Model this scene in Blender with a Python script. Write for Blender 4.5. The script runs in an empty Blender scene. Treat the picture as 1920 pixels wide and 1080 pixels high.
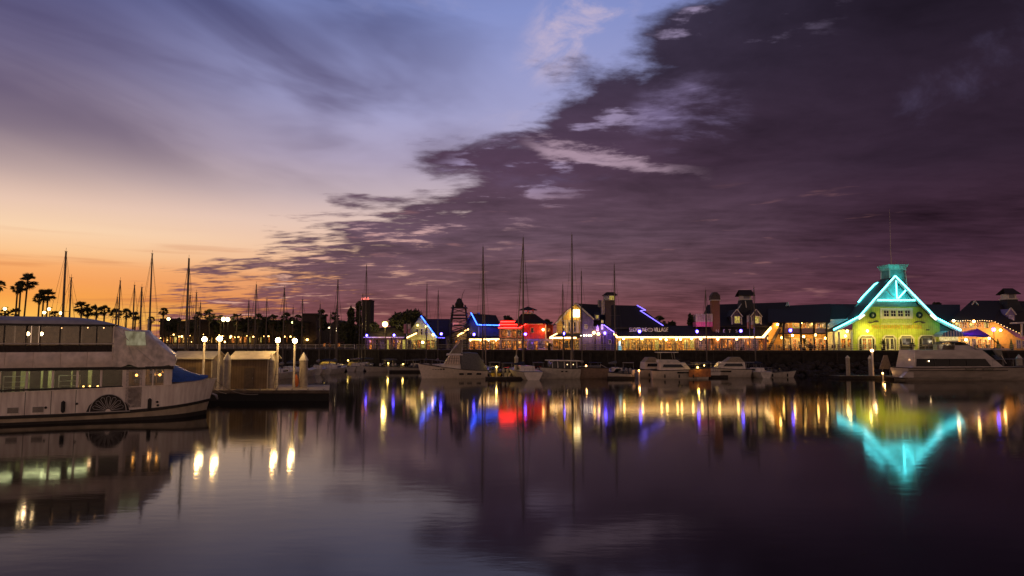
import bpy, bmesh, math, random
from mathutils import Vector, Matrix
R = math.radians
rnd = random.Random(7)
scene = bpy.context.scene
COL = scene.collection
# ---------------------------------------------------------------- camera
FPX, CAMZ = 1280.0, 5.6
PITCH = math.atan(105 / 1280)
cd = bpy.data.cameras.new('camera'); cd.lens = 24; cd.sensor_width = 36; cd.clip_end = 6000; cd.clip_start = .1
cam = bpy.data.objects.new('camera', cd); COL.objects.link(cam)
cam.location = (0, 0, CAMZ); cam.rotation_euler = (R(90) + PITCH, 0, 0)
scene.camera = cam
scene.view_settings.view_transform = 'Standard'
scene.view_settings.look = 'None'
scene.view_settings.exposure = 0
scene.view_settings.gamma = 1
cy = scene.cycles
cy.use_denoising = True
cy.max_bounces = 6; cy.diffuse_bounces = 2; cy.glossy_bounces = 3; cy.transmission_bounces = 4; cy.transparent_max_bounces = 10
cy.sample_clamp_indirect = 4.0
cy.caustics_reflective = False; cy.caustics_refractive = False
cy.use_light_tree = True

def PX(px, py, Y):
    """a point of the place seen at pixel (px, py) of the 1920x1080 photo, Y metres ahead"""
    u = (px - 960) / FPX; v = (540 - py) / FPX
    fw = math.cos(PITCH) - v * math.sin(PITCH); up = math.sin(PITCH) + v * math.cos(PITCH)
    s = Y / fw
    return Vector((u * s, Y, CAMZ + up * s))
# ---------------------------------------------------------------- materials
def lin(r, g, b):
    f = lambda c: (c / 255 / 12.92) if c <= 10 else ((c / 255 + .055) / 1.055) ** 2.4
    return (f(r), f(g), f(b), 1)
MATS = {}
def mat(name, col, rough=.6, var=.25, scale=3.0, metal=0.0, bump=0.0, spec=.5, stretch=(1, 1, 1)):
    if name in MATS: return MATS[name]
    m = bpy.data.materials.new(name); m.use_nodes = True
    nt = m.node_tree; N = nt.nodes; L = nt.links
    p = N['Principled BSDF']
    p.inputs['Roughness'].default_value = rough; p.inputs['Metallic'].default_value = metal
    p.inputs['Specular IOR Level'].default_value = spec
    tc = N.new('ShaderNodeTexCoord'); mp = N.new('ShaderNodeMapping'); mp.inputs['Scale'].default_value = stretch
    L.new(tc.outputs['Object'], mp.inputs['Vector'])
    n = N.new('ShaderNodeTexNoise'); n.inputs['Scale'].default_value = scale; n.inputs['Detail'].default_value = 5
    L.new(mp.outputs['Vector'], n.inputs['Vector'])
    r = N.new('ShaderNodeValToRGB')
    c0 = [max(0, c * (1 - var)) for c in col[:3]] + [1]; c1 = [min(1, c * (1 + var)) for c in col[:3]] + [1]
    r.color_ramp.elements[0].color = c0; r.color_ramp.elements[1].color = c1
    r.color_ramp.elements[0].position = .3; r.color_ramp.elements[1].position = .7
    L.new(n.outputs['Fac'], r.inputs['Fac']); L.new(r.outputs['Color'], p.inputs['Base Color'])
    if bump:
        b = N.new('ShaderNodeBump'); b.inputs['Strength'].default_value = bump; b.inputs['Distance'].default_value = .05
        L.new(n.outputs['Fac'], b.inputs['Height']); L.new(b.outputs['Normal'], p.inputs['Normal'])
    MATS[name] = m
    return m
def boards(name, col, period=.25, axis='X', rough=.6, depth=.35):
    """painted boards: narrow dark joints every `period` metres plus weathering"""
    if name in MATS: return MATS[name]
    m = mat(name, col, rough, .22, 1.5)
    nt = m.node_tree; N = nt.nodes; L = nt.links; p = N['Principled BSDF']
    src = p.inputs['Base Color'].links[0].from_socket
    tc = N.new('ShaderNodeTexCoord'); sx = N.new('ShaderNodeSeparateXYZ'); L.new(tc.outputs['Object'], sx.inputs[0])
    mo = N.new('ShaderNodeMath'); mo.operation = 'PINGPONG'; mo.inputs[1].default_value = period / 2
    L.new(sx.outputs[axis], mo.inputs[0])
    lt = N.new('ShaderNodeMath'); lt.operation = 'LESS_THAN'; lt.inputs[1].default_value = period * .08
    L.new(mo.outputs[0], lt.inputs[0])
    mx = N.new('ShaderNodeMix'); mx.data_type = 'RGBA'; mx.blend_type = 'MULTIPLY'
    mx.inputs['B'].default_value = (1 - depth,) * 3 + (1,)
    L.new(lt.outputs[0], mx.inputs['Factor']); L.new(src, mx.inputs['A']); L.new(mx.outputs['Result'], p.inputs['Base Color'])
    return m
def emit(name, col, s):
    if name in MATS: return MATS[name]
    m = bpy.data.materials.new(name); m.use_nodes = True
    p = m.node_tree.nodes['Principled BSDF']
    p.inputs['Base Color'].default_value = (.8, .8, .8, 1)
    p.inputs['Emission Color'].default_value = tuple(col[:3]) + (1,)
    p.inputs['Emission Strength'].default_value = s
    MATS[name] = m
    return m
def litpane(name, cols, s, scale=1.6, seed=0):
    """a lit window: uneven brightness of the room behind the glass"""
    if name in MATS: return MATS[name]
    m = bpy.data.materials.new(name); m.use_nodes = True
    nt = m.node_tree; N = nt.nodes; L = nt.links; p = N['Principled BSDF']
    p.inputs['Base Color'].default_value = (.02, .02, .02, 1); p.inputs['Roughness'].default_value = .15
    tc = N.new('ShaderNodeTexCoord'); mp = N.new('ShaderNodeMapping'); mp.inputs['Location'].default_value = (seed, seed * 2, 0)
    mp.inputs['Scale'].default_value = (1.6, .3, .8)
    L.new(tc.outputs['Object'], mp.inputs['Vector'])
    n = N.new('ShaderNodeTexNoise'); n.inputs['Scale'].default_value = scale; n.inputs['Detail'].default_value = 3
    L.new(mp.outputs['Vector'], n.inputs['Vector'])
    r = N.new('ShaderNodeValToRGB'); e = r.color_ramp.elements
    e[0].position = .3; e[0].color = tuple(cols[0]) + (1,); e[1].position = .72; e[1].color = tuple(cols[-1]) + (1,)
    for i, c in enumerate(cols[1:-1]):
        k = e.new(.3 + .42 * (i + 1) / (len(cols) - 1)); k.color = tuple(c) + (1,)
    L.new(n.outputs['Fac'], r.inputs['Fac']); L.new(r.outputs['Color'], p.inputs['Emission Color'])
    p.inputs['Emission Strength'].default_value = s
    MATS[name] = m
    return m
def glass(name, tint, gloss=.18, haze=0.0):
    if name in MATS: return MATS[name]
    m = bpy.data.materials.new(name); m.use_nodes = True
    nt = m.node_tree; N = nt.nodes; L = nt.links
    out = N['Material Output']; N.remove(N['Principled BSDF'])
    t = N.new('ShaderNodeBsdfTransparent'); t.inputs[0].default_value = tuple(tint) + (1,)
    g = N.new('ShaderNodeBsdfGlossy'); g.inputs['Roughness'].default_value = .08
    lw = N.new('ShaderNodeLayerWeight'); lw.inputs['Blend'].default_value = gloss
    mx = N.new('ShaderNodeMixShader')
    L.new(lw.outputs['Fresnel'], mx.inputs[0]); L.new(t.outputs[0], mx.inputs[1]); L.new(g.outputs[0], mx.inputs[2])
    L.new(mx.outputs[0], out.inputs['Surface'])
    if haze:
        tr = N.new('ShaderNodeBsdfDiffuse'); tr.inputs[0].default_value = (.5, .42, .33, 1); m2 = N.new('ShaderNodeMixShader'); m2.inputs[0].default_value = haze
        L.new(t.outputs[0], m2.inputs[1]); L.new(tr.outputs[0], m2.inputs[2]); L.new(m2.outputs[0], mx.inputs[1])
    MATS[name] = m
    return m
white = mat('white_gelcoat', (.72, .63, .57), .35, .12, 2)
white2 = mat('aged_white_paint', (.60, .54, .49), .5, .2, 2)
cream = mat('cream_paint', (.65, .55, .38), .6, .15)
dark = mat('dark_glass', (.012, .012, .015), .12, .2)
black = mat('black_rubber', (.012, .011, .011), .6, .3)
alu = mat('anodised_mast', (.085, .068, .06), .45, .2, 2, .3)
wire = mat('rigging_wire', (.05, .045, .045), .5, .2, 2, .4)
steel = mat('steel_rail', (.28, .25, .25), .4, .2, 3, .6)
canvas_g = mat('grey_canvas', (.13, .125, .13), .9, .2, 4, 0, .3)
canvas_b = mat('navy_canvas', (.012, .018, .05), .9, .2, 4, 0, .3)
canvas_t = mat('tan_canvas', (.30, .25, .19), .9, .2, 4, 0, .3)
roofm = mat('dark_shingle', (.022, .016, .015), .85, .45, 6, 0, .4, .5, (1, 1, 3))
slate = mat('slate_shingle', (.03, .03, .033), .85, .45, 6, 0, .4, .5, (1, 1, 3))
timber = boards('weathered_timber', (.12, .085, .055), .2, 'X', .8)
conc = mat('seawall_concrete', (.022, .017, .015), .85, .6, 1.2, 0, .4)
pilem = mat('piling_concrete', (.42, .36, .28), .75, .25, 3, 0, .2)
darkwood = mat('dark_timber', (.028, .02, .017), .8, .4, 4)
# ---------------------------------------------------------------- mesh builder
class MB:
    def __init__(s, smooth=False): s.v = []; s.f = []; s.smooth = smooth
    def add(s, vs, fs):
        o = len(s.v); s.v += [Vector(v) for v in vs]; s.f += [tuple(i + o for i in f) for f in fs]; return s
    def box(s, x0, x1, y0, y1, z0, z1):
        return s.add([(x0, y0, z0), (x1, y0, z0), (x1, y1, z0), (x0, y1, z0), (x0, y0, z1), (x1, y0, z1), (x1, y1, z1), (x0, y1, z1)],
                     [(0, 3, 2, 1), (4, 5, 6, 7), (0, 1, 5, 4), (1, 2, 6, 5), (2, 3, 7, 6), (3, 0, 4, 7)])
    def prism(s, pts, vec):
        n = len(pts); vec = Vector(vec); pts = [Vector(p) for p in pts]
        return s.add(pts + [p + vec for p in pts], [tuple(range(n - 1, -1, -1)), tuple(range(n, 2 * n))] + [(i, (i + 1) % n, n + (i + 1) % n, n + i) for i in range(n)])
    def bar(s, p, q, w, h=None):
        p = Vector(p); q = Vector(q); h = h or w; d = (q - p).normalized()
        up = Vector((0, 0, 1)) if abs(d.z) < .95 else Vector((0, 1, 0))
        a = d.cross(up).normalized() * w / 2; b = a.cross(d).normalized() * h / 2
        return s.prism([p - a - b, p + a - b, p + a + b, p - a + b], q - p)
    def tube(s, pts, r, n=6):
        pts = [Vector(p) for p in pts]; rs = r if isinstance(r, (list, tuple)) else [r] * len(pts)
        rings = []
        for i, p in enumerate(pts):
            d = (pts[min(i + 1, len(pts) - 1)] - pts[max(i - 1, 0)]).normalized()
            up = Vector((0, 0, 1)) if abs(d.z) < .9 else Vector((0, 1, 0))
            a = d.cross(up).normalized(); b = a.cross(d)
            rings.append([p + (a * math.cos(t) + b * math.sin(t)) * rs[i] for t in (2 * math.pi * k / n for k in range(n))])
        s.loft(rings, True, True); return s
    def loft(s, rings, closed=False, caps=False):
        n = len(rings[0]); o = len(s.v)
        for r in rings: s.v += [Vector(p) for p in r]
        for i in range(len(rings) - 1):
            for k in range(n if closed else n - 1):
                a = o + i * n + k; b = o + i * n + (k + 1) % n
                s.f.append((a, b, b + n, a + n))
        if caps:
            s.f.append(tuple(range(o + n - 1, o - 1, -1))); l = o + (len(rings) - 1) * n; s.f.append(tuple(range(l, l + n)))
        return s
    def lathe(s, c, prof, n=12):
        c = Vector(c)
        return s.loft([[c + Vector((r * math.cos(2 * math.pi * k / n), r * math.sin(2 * math.pi * k / n), z)) for k in range(n)] for r, z in prof], True, True)
    def ball(s, c, r, n=10, m=7, sz=1.0):
        return s.lathe(c, [(max(.001, r * math.sin(math.pi * i / m)), -r * sz * math.cos(math.pi * i / m)) for i in range(m + 1)], n)
    def ring(s, c, R_, r, ax='y', n=18, k=6):
        c = Vector(c); rings = []
        for i in range(n):
            t = 2 * math.pi * i / n; row = []
            for j in range(k):
                q = 2 * math.pi * j / k; a = R_ + r * math.cos(q)
                p = (a * math.cos(t), r * math.sin(q), a * math.sin(t)) if ax == 'y' else (a * math.cos(t), a * math.sin(t), r * math.sin(q))
                row.append(c + Vector(p))
            rings.append(row)
        rings.append(rings[0]); return s.loft(rings, True)
    def rect(s, x0, y0, x1, y1, Y, dep):
        """box whose front face covers photo pixels x0..x1, y0..y1 at distance Y"""
        a = PX(x0, y1, Y); b = PX(x1, y0, Y); a2 = PX(x0, y0, Y)
        return s.box(min(a.x, a2.x), b.x, Y, Y + dep, a.z, b.z)
    def ppoly(s, pts, Y, dep): return s.prism([PX(x, y, Y) for x, y in pts], (0, dep, 0))
    def slab(s, pts, t=.25): return s.prism([PX(*p) if not isinstance(p, Vector) else p for p in pts], (0, 0, -t))
LOC = {}
def part(name, mb, m, parent=None, label=None):
    loc = LOC.get(parent.name, Vector()) if parent else Vector()
    me = bpy.data.meshes.new(name)
    me.from_pydata([v - loc for v in mb.v], [], mb.f)
    bm = bmesh.new(); bm.from_mesh(me); bmesh.ops.recalc_face_normals(bm, faces=bm.faces); bm.to_mesh(me); bm.free()
    if mb.smooth:
        me.polygons.foreach_set('use_smooth', [True] * len(me.polygons)); me.set_sharp_from_angle(angle=R(40))
    me.materials.append(m); me.update()
    o = bpy.data.objects.new(name, me); COL.objects.link(o)
    if parent: o.parent = parent; LOC[o.name] = loc
    if label: o['label'] = label
    return o
def thing(name, label, cat, loc=(0, 0, 0), rz=0, group=None, local=False):
    o = bpy.data.objects.new(name, None); COL.objects.link(o); o.empty_display_size = .2
    o.location = loc; o.rotation_euler = (0, 0, rz); o['label'] = label; o['category'] = cat
    if group: o['group'] = group
    LOC[o.name] = Vector() if local else Vector(loc)
    return o
def single(name, mb, m, label, cat, group=None, loc=None):
    """a thing that is one mesh; its origin is moved to its base"""
    if loc is None:
        xs = [v.x for v in mb.v]; ys = [v.y for v in mb.v]; loc = Vector(((min(xs) + max(xs)) / 2, (min(ys) + max(ys)) / 2, min(v.z for v in mb.v)))
    mb.v = [v - loc for v in mb.v]
    o = part(name, mb, m); o.location = loc; o['label'] = label; o['category'] = cat
    if group: o['group'] = group
    return o
def struct(name, mb, m, kind='structure'):
    o = part(name, mb, m); o['kind'] = kind; return o
def dup(o, loc=None, rz=None, sc=None, label=None, parent=None):
    c = o.copy(); COL.objects.link(c)
    if parent is not None: c.parent = parent
    if loc is not None: c.location = loc
    if rz is not None: c.rotation_euler = (0, 0, rz)
    if sc is not None: c.scale = sc if isinstance(sc, (tuple, list)) else (sc,) * 3
    if label: c['label'] = label
    for ch in list(o.children): dup(ch, parent=c)
    return c
def text(name, body, m, parent, loc, h, width=None, depth=.04, rot=(math.pi / 2, 0, 0), spacing=1.0):
    cu = bpy.data.curves.new(name, 'FONT'); cu.body = body; cu.size = h / .72; cu.extrude = depth; cu.align_x = 'CENTER'; cu.align_y = 'CENTER'; cu.space_character = spacing
    t = bpy.data.objects.new(name, cu); COL.objects.link(t)
    bpy.context.view_layer.update()
    me = bpy.data.meshes.new_from_object(t.evaluated_get(bpy.context.evaluated_depsgraph_get()))
    bpy.data.objects.remove(t)
    if width:
        xs = [v.co.x for v in me.vertices]; k = width / (max(xs) - min(xs))
        for v in me.vertices: v.co.x *= k
    o = bpy.data.objects.new(name, me); COL.objects.link(o); me.materials.clear(); me.materials.append(m)
    me.transform(Matrix.Translation(Vector(loc) - LOC.get(parent.name, Vector())) @ Matrix.Rotation(rot[2], 4, 'Z') @ Matrix.Rotation(rot[0], 4, 'X'))
    o.parent = parent
    return o
def lamp(p, energy, col, r=.15, aim=(0, 1, -.12), cone=150):
    """a shielded lamp throwing its light along aim; aim None: a bare bulb"""
    ld = bpy.data.lights.new('lamp_light', 'SPOT' if aim else 'POINT'); ld.energy = energy * (.85 if aim else 1); ld.color = col; ld.shadow_soft_size = r
    o = bpy.data.objects.new('lamp_light', ld); COL.objects.link(o); o.location = p
    if aim: ld.spot_size = R(cone); ld.spot_blend = .4; o.rotation_euler = Vector(aim).to_track_quat('-Z', 'Y').to_euler()
    return o
# ---------------------------------------------------------------- sky
class E:
    """node arithmetic"""
    nt = None
    def __init__(s, k): s.k = k
    @staticmethod
    def op(o, *a, clamp=False):
        n = E.nt.nodes.new('ShaderNodeMath'); n.operation = o; n.use_clamp = clamp
        for i, x in enumerate(a):
            if isinstance(x, E): E.nt.links.new(x.k, n.inputs[i])
            else: n.inputs[i].default_value = x
        return E(n.outputs[0])
    def __add__(s, o): return E.op('ADD', s, o)
    __radd__ = __add__
    def __sub__(s, o): return E.op('SUBTRACT', s, o)
    def __rsub__(s, o): return E.op('SUBTRACT', o, s)
    def __mul__(s, o): return E.op('MULTIPLY', s, o)
    __rmul__ = __mul__
    def __truediv__(s, o): return E.op('DIVIDE', s, o)
    def sstep(s, a, b):
        n = E.nt.nodes.new('ShaderNodeMapRange'); n.interpolation_type = 'SMOOTHSTEP'
        E.nt.links.new(s.k, n.inputs[0]); n.inputs[1].default_value = a; n.inputs[2].default_value = b
        return E(n.outputs[0])
def comb(x, y, z=0.0):
    n = E.nt.nodes.new('ShaderNodeCombineXYZ')
    for i, a in enumerate((x, y, z)):
        if isinstance(a, E): E.nt.links.new(a.k, n.inputs[i])
        else: n.inputs[i].default_value = a
    return E(n.outputs[0])
def noise(vec, scale, detail=6, rough=.55, dist=0.0):
    n = E.nt.nodes.new('ShaderNodeTexNoise'); E.nt.links.new(vec.k, n.inputs['Vector'])
    n.inputs['Scale'].default_value = scale; n.inputs['Detail'].default_value = detail; n.inputs['Roughness'].default_value = rough; n.inputs['Distortion'].default_value = dist
    return E(n.outputs['Fac'])
def ramp(x, stops):
    n = E.nt.nodes.new('ShaderNodeValToRGB'); E.nt.links.new(x.k, n.inputs[0]); e = n.color_ramp.elements
    e[0].position = stops[0][0]; e[0].color = lin(*stops[0][1]); e[1].position = stops[-1][0]; e[1].color = lin(*stops[-1][1])
    for p, c in stops[1:-1]: k = e.new(p); k.color = lin(*c)
    return E(n.outputs[0])
def cmix(f, a, b, blend='MIX'):
    n = E.nt.nodes.new('ShaderNodeMix'); n.data_type = 'RGBA'; n.blend_type = blend
    for key, x in (('Factor', f), ('A', a), ('B', b)):
        sock = n.inputs[0] if key == 'Factor' else n.inputs[key] if False else [i for i in n.inputs if i.name == key and i.type == 'RGBA'][0]
        if isinstance(x, E): E.nt.links.new(x.k, sock)
        else: sock.default_value = x
    return E([o for o in n.outputs if o.type == 'RGBA'][0])
def cscale(c, f):
    n = E.nt.nodes.new('ShaderNodeVectorMath'); n.operation = 'SCALE'; E.nt.links.new(c.k, n.inputs[0])
    if isinstance(f, E): E.nt.links.new(f.k, n.inputs['Scale'])
    else: n.inputs['Scale'].default_value = f
    return E(n.outputs[0])
def build_sky():
    w = bpy.data.worlds.new('World'); scene.world = w; w.use_nodes = True
    nt = w.node_tree; E.nt = nt
    tc = nt.nodes.new('ShaderNodeTexCoord'); sx = nt.nodes.new('ShaderNodeSeparateXYZ'); nt.links.new(tc.outputs['Generated'], sx.inputs[0])
    x, y, z = (E(o) for o in sx.outputs)
    el0 = E.op('ARCSINE', z) / .4667
    el = E.op('MAXIMUM', el0, 0.0); A = E.op('ARCTAN2', x, y) / .6435
    el_r = el * .5           # ramps span 0..2
    zc = E.op('MAXIMUM', z, 0.0) + .10
    cp = comb(x / zc, y / zc)                       # a cloud layer overhead, seen in perspective
    h = lambda st: [(p * .5, c) for p, c in st]
    left = ramp(el_r, h([(0, (250, 168, 58)), (.07, (255, 190, 84)), (.125, (250, 164, 76)), (.165, (249, 164, 90)), (.205, (250, 174, 108)), (.24, (252, 198, 144)), (.30, (250, 212, 174)), (.37, (232, 198, 178)), (.45, (198, 172, 166)), (.56, (156, 138, 150)), (.74, (116, 108, 140)), (1.0, (76, 82, 132)), (1.6, (50, 56, 98))]))
    mid = ramp(el_r, h([(0, (170, 88, 72)), (.1, (196, 112, 84)), (.2, (232, 164, 120)), (.28, (240, 194, 164)), (.36, (230, 198, 184)), (.45, (202, 182, 188)), (.56, (176, 164, 190)), (.72, (162, 162, 204)), (1.0, (134, 146, 202)), (1.6, (76, 90, 146))]))
    right = ramp(el_r, h([(0, (140, 76, 84)), (.12, (150, 92, 100)), (.4, (150, 140, 170)), (.8, (140, 148, 204)), (1.2, (100, 110, 165)), (2, (60, 70, 115))]))
    base = cmix(A.sstep(-1.0, -.25), left, mid)
    base = cmix(A.sstep(.1, .8), base, right)
    # thin dark bands low over the left horizon
    st = noise(comb(A * 2.2, el * 30.0), 1.0, 5, .5)
    bandf = st.sstep(.52, .72) * el.sstep(.03, .09) * (1.0 - el.sstep(.2, .34)) * (1.0 - A.sstep(-.5, -.2)) * .6
    base = cmix(bandf, base, lin(190, 106, 66))
    # soft veil, upper left
    n2 = noise(comb(A * .9 - el * .4, el * 2.6 + A * .8), 1.4, 4, .5, .7)
    veil = n2.sstep(.34, .66) * el.sstep(.36, .6) * (1.0 - A.sstep(-.45, .15)) * .8
    base = cmix(veil, base, ramp(el_r, h([(.3, (170, 148, 156)), (.5, (124, 108, 124)), (.66, (94, 82, 112)), (1, (66, 68, 110)), (1.5, (56, 56, 84))])))
    n2b = noise(cp, 1.3, 8, .62, .4)
    wisp = n2b.sstep(.54, .74) * el.sstep(.3, .5) * A.sstep(-.5, -.1) * .55
    base = cmix(wisp, base, lin(206, 188, 202))
    ta = (A - .15 - (el - .95) * .5) / .10; te = (el - .97) / .15
    tuft = (1.0 - (ta * ta + te * te).sstep(.1, 2.0)) * noise(comb(A * 3.0, el * 3.4 - A), 2.2, 7, .62, .6).sstep(.40, .64) * .7
    base = cmix(tuft, base, lin(206, 186, 204))
    # the big cloud bank: its edge climbs from the sunset to the upper right
    big = noise(cp, .8, 5, .55, .4)
    midn = noise(comb(x / zc * .8, y / zc), 2.6, 6, .6, .3)
    fine = noise(comb(x / zc * .55, y / zc), 5.0, 7, .62, .2)
    s0 = ((A + .641) * .83 - (el - .13)) / 1.28
    rip = noise(comb(x / zc * .5 + y / zc * .25, y / zc * 1.3), 9.0, 4, .55, .2)
    low = 1.0 - el.sstep(.25, .6)
    s = s0 + (big - .5) * .50 + (midn - .5) * .42 + (fine - .5) * .22 + (rip - .5) * (low * .30 + .04) + .012
    mask = s.sstep(-.04, .07)
    hi = noise(comb(x / zc + .7, y / zc + 3.1), .95, 8, .6, .6)
    bodyn = noise(cp, 1.1, 8, .6, .5)
    dc = ramp(el_r, h([(0, (136, 74, 74)), (.1, (126, 76, 80)), (.2, (114, 80, 88)), (.33, (102, 78, 92)), (.55, (82, 60, 80)), (.8, (70, 58, 80)), (1.05, (62, 56, 78)), (1.6, (44, 40, 60))]))
    dcl = cmix(A.sstep(.1, .85), dc, ramp(el_r, h([(0, (110, 58, 70)), (.1, (94, 54, 67)), (.25, (68, 43, 58)), (.5, (49, 35, 50)), (1, (39, 32, 47)), (1.6, (32, 28, 42))])))
    shade = -.36 + bodyn * 1.5 + midn * .95 + (rip - .5) * low * .9 + fine * .16
    dcl = cscale(dcl, shade)
    gap = (midn * .5 + fine * .35 + rip * .3).sstep(.615, .70) * s0.sstep(-.05, .02) * (1.0 - s0.sstep(.10, .34)) * el.sstep(.04, .10) * .75
    gapc = cmix(el.sstep(.2, .55), lin(244, 186, 158), lin(168, 152, 188))
    dcl = cmix(gap, dcl, gapc)
    dcl = cmix(hi.sstep(.56, .78) * el.sstep(.42, .6) * .6, dcl, lin(118, 110, 152))
    # a pale crack between two layers and a thinner patch above it
    dl = E.op('ABSOLUTE', el - (.64 - .33 * A) + (midn - .5) * .22 + (fine - .5) * .12)
    crack = (1.0 - dl.sstep(.004, .034)) * A.sstep(.0, .1) * (1.0 - A.sstep(.34, .46)) * bodyn.sstep(.32, .56) * .75
    pa = (A - .40) / .11; pe = (el - .69) / .10
    patch = (1.0 - (pa * pa + pe * pe).sstep(.2, 1.9)) * (midn * .55 + fine * .45).sstep(.44, .60) * .62
    dcl = cmix(crack, dcl, lin(186, 158, 176)); dcl = cmix(patch, dcl, lin(134, 120, 160))
    thin = noise(comb(A * 5.0, el * 30.0), 1.0, 4, .55).sstep(.60, .76) * el.sstep(.08, .16) * (1.0 - el.sstep(.36, .5)) * (1.0 - A.sstep(.6, 1.0)) * .5
    dcl = cmix(thin, dcl, lin(196, 136, 132))
    sky = cmix(mask, base, dcl)
    # sky behind the camera; its warm low band is added to light ferry and boats
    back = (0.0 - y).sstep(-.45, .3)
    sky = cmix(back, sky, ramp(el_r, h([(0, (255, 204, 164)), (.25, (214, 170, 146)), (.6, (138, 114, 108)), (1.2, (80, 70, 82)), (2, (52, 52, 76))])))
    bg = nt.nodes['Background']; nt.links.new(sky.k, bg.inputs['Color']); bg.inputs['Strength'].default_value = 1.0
build_sky()
sd = bpy.data.lights.new('sun', 'SUN'); sd.energy = .004; sd.angle = R(10); sd.color = (1, .5, .2)
sun = bpy.data.objects.new('sun', sd); COL.objects.link(sun); sun.rotation_euler = (R(88), 0, R(180 + 30))
# ---------------------------------------------------------------- water and land
def water_mat():
    m = bpy.data.materials.new('harbour_water'); m.use_nodes = True
    nt = m.node_tree; N = nt.nodes; L = nt.links; p = N['Principled BSDF']
    p.inputs['Base Color'].default_value = (.002, .002, .003, 1); p.inputs['IOR'].default_value = 1.27
    p.inputs['Roughness'].default_value = .105
    tc = N.new('ShaderNodeTexCoord'); mp = N.new('ShaderNodeMapping'); mp.inputs['Scale'].default_value = (.35, .9, 1)
    L.new(tc.outputs['Object'], mp.inputs['Vector'])
    a = N.new('ShaderNodeTexNoise'); a.inputs['Scale'].default_value = 1.7; a.inputs['Detail'].default_value = 6; L.new(mp.outputs[0], a.inputs['Vector'])
    b = N.new('ShaderNodeBump'); b.inputs['Strength'].default_value = .24; b.inputs['Distance'].default_value = .016
    L.new(a.outputs['Fac'], b.inputs['Height']); L.new(b.outputs[0], p.inputs['Normal'])
    # calmer and rougher patches, as in a long exposure
    c = N.new('ShaderNodeTexNoise'); c.inputs['Scale'].default_value = .05; c.inputs['Detail'].default_value = 3; L.new(mp.outputs[0], c.inputs['Vector'])
    mr = N.new('ShaderNodeMapRange'); mr.inputs[1].default_value = .3; mr.inputs[2].default_value = .7; mr.inputs[3].default_value = .058; mr.inputs[4].default_value = .085
    L.new(c.outputs['Fac'], mr.inputs[0]); L.new(mr.outputs[0], p.inputs['Roughness'])
    return m
struct('water', MB().add([(-1500, -80, 0), (1500, -80, 0), (1500, 3000, 0), (-1500, 3000, 0)], [(0, 1, 2, 3)]), water_mat())
DECK = 4.43
SHORE = [(-260, 205), (-120, 182), (-76, 176), (-40, 161), (-13, 144), (18, 129), (50, 125.5), (140, 121), (260, 116)]
def shore_y(x):
    for (x0, y0), (x1, y1) in zip(SHORE, SHORE[1:]):
        if x0 <= x <= x1: return y0 + (y1 - y0) * (x - x0) / (x1 - x0)
    return 150
land = [Vector((x, y, DECK - .03)) for x, y in SHORE] + [Vector((1500, 116, DECK - .03)), Vector((1500, 3000, DECK - .03)), Vector((-1500, 3000, DECK - .03)), Vector((-1500, 300, DECK - .03))]
struct('ground', MB().add(land, [tuple(range(len(land)))]), mat('land_asphalt', (.05, .045, .042), .9, .3, 1))
pav = MB()
for (x0, y0), (x1, y1) in zip(SHORE, SHORE[1:]):
    pav.prism([(x0, y0 - .3, DECK + .02), (x1, y1 - .3, DECK + .02), (x1, y1 + 5, DECK + .02), (x0, y0 + 5, DECK + .02)], (0, 0, -.045))
struct('promenade', pav, boards('promenade_planks', (.20, .15, .11), .3, 'X', .7))
sw = thing('seawall', 'long dark concrete seawall along the waterfront under the promenade', 'wall', (0, 125, 0))
for i, ((x0, y0), (x1, y1)) in enumerate(zip(SHORE, SHORE[1:])):
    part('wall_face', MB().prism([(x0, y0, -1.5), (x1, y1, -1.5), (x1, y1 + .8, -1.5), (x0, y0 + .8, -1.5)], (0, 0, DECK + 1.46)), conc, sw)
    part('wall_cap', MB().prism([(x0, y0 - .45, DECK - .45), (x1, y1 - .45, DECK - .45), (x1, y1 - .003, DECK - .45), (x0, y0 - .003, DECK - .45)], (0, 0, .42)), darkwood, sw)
    for k in range(int((x1 - x0) / 6)):
        t = (k + .5) / int((x1 - x0) / 6); xx = x0 + t * (x1 - x0)
        if -100 < xx < 100: part('support_pile', MB().lathe((xx, shore_y(xx) - .5, -1.2), [(.2, 0), (.2, DECK + .7)], 8), darkwood, sw)
rb = MB()
for i in range(420):                                # boulders heaped against the wall
    x = rnd.uniform(30, 92); r = rnd.uniform(.35, .8); dz = rnd.random()
    c = Vector((x, shore_y(x) - .3 - (1 - dz) * 3.0, -.2 + dz * 2.3))
    pts = []
    for a in range(5):
        row = []
        for k in range(7):
            th = math.pi * (a + .5) / 5; ph = 2 * math.pi * k / 7; q = r * rnd.uniform(.75, 1.1)
            row.append(c + Vector((q * math.sin(th) * math.cos(ph) * 1.2, q * math.sin(th) * math.sin(ph), q * math.cos(th) * .8)))
        pts.append(row)
    rb.loft(pts, True, True)
o = struct('rubble', rb, mat('boulder', (.04, .032, .028), .9, .4, 2, 0, .4), 'stuff')
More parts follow.
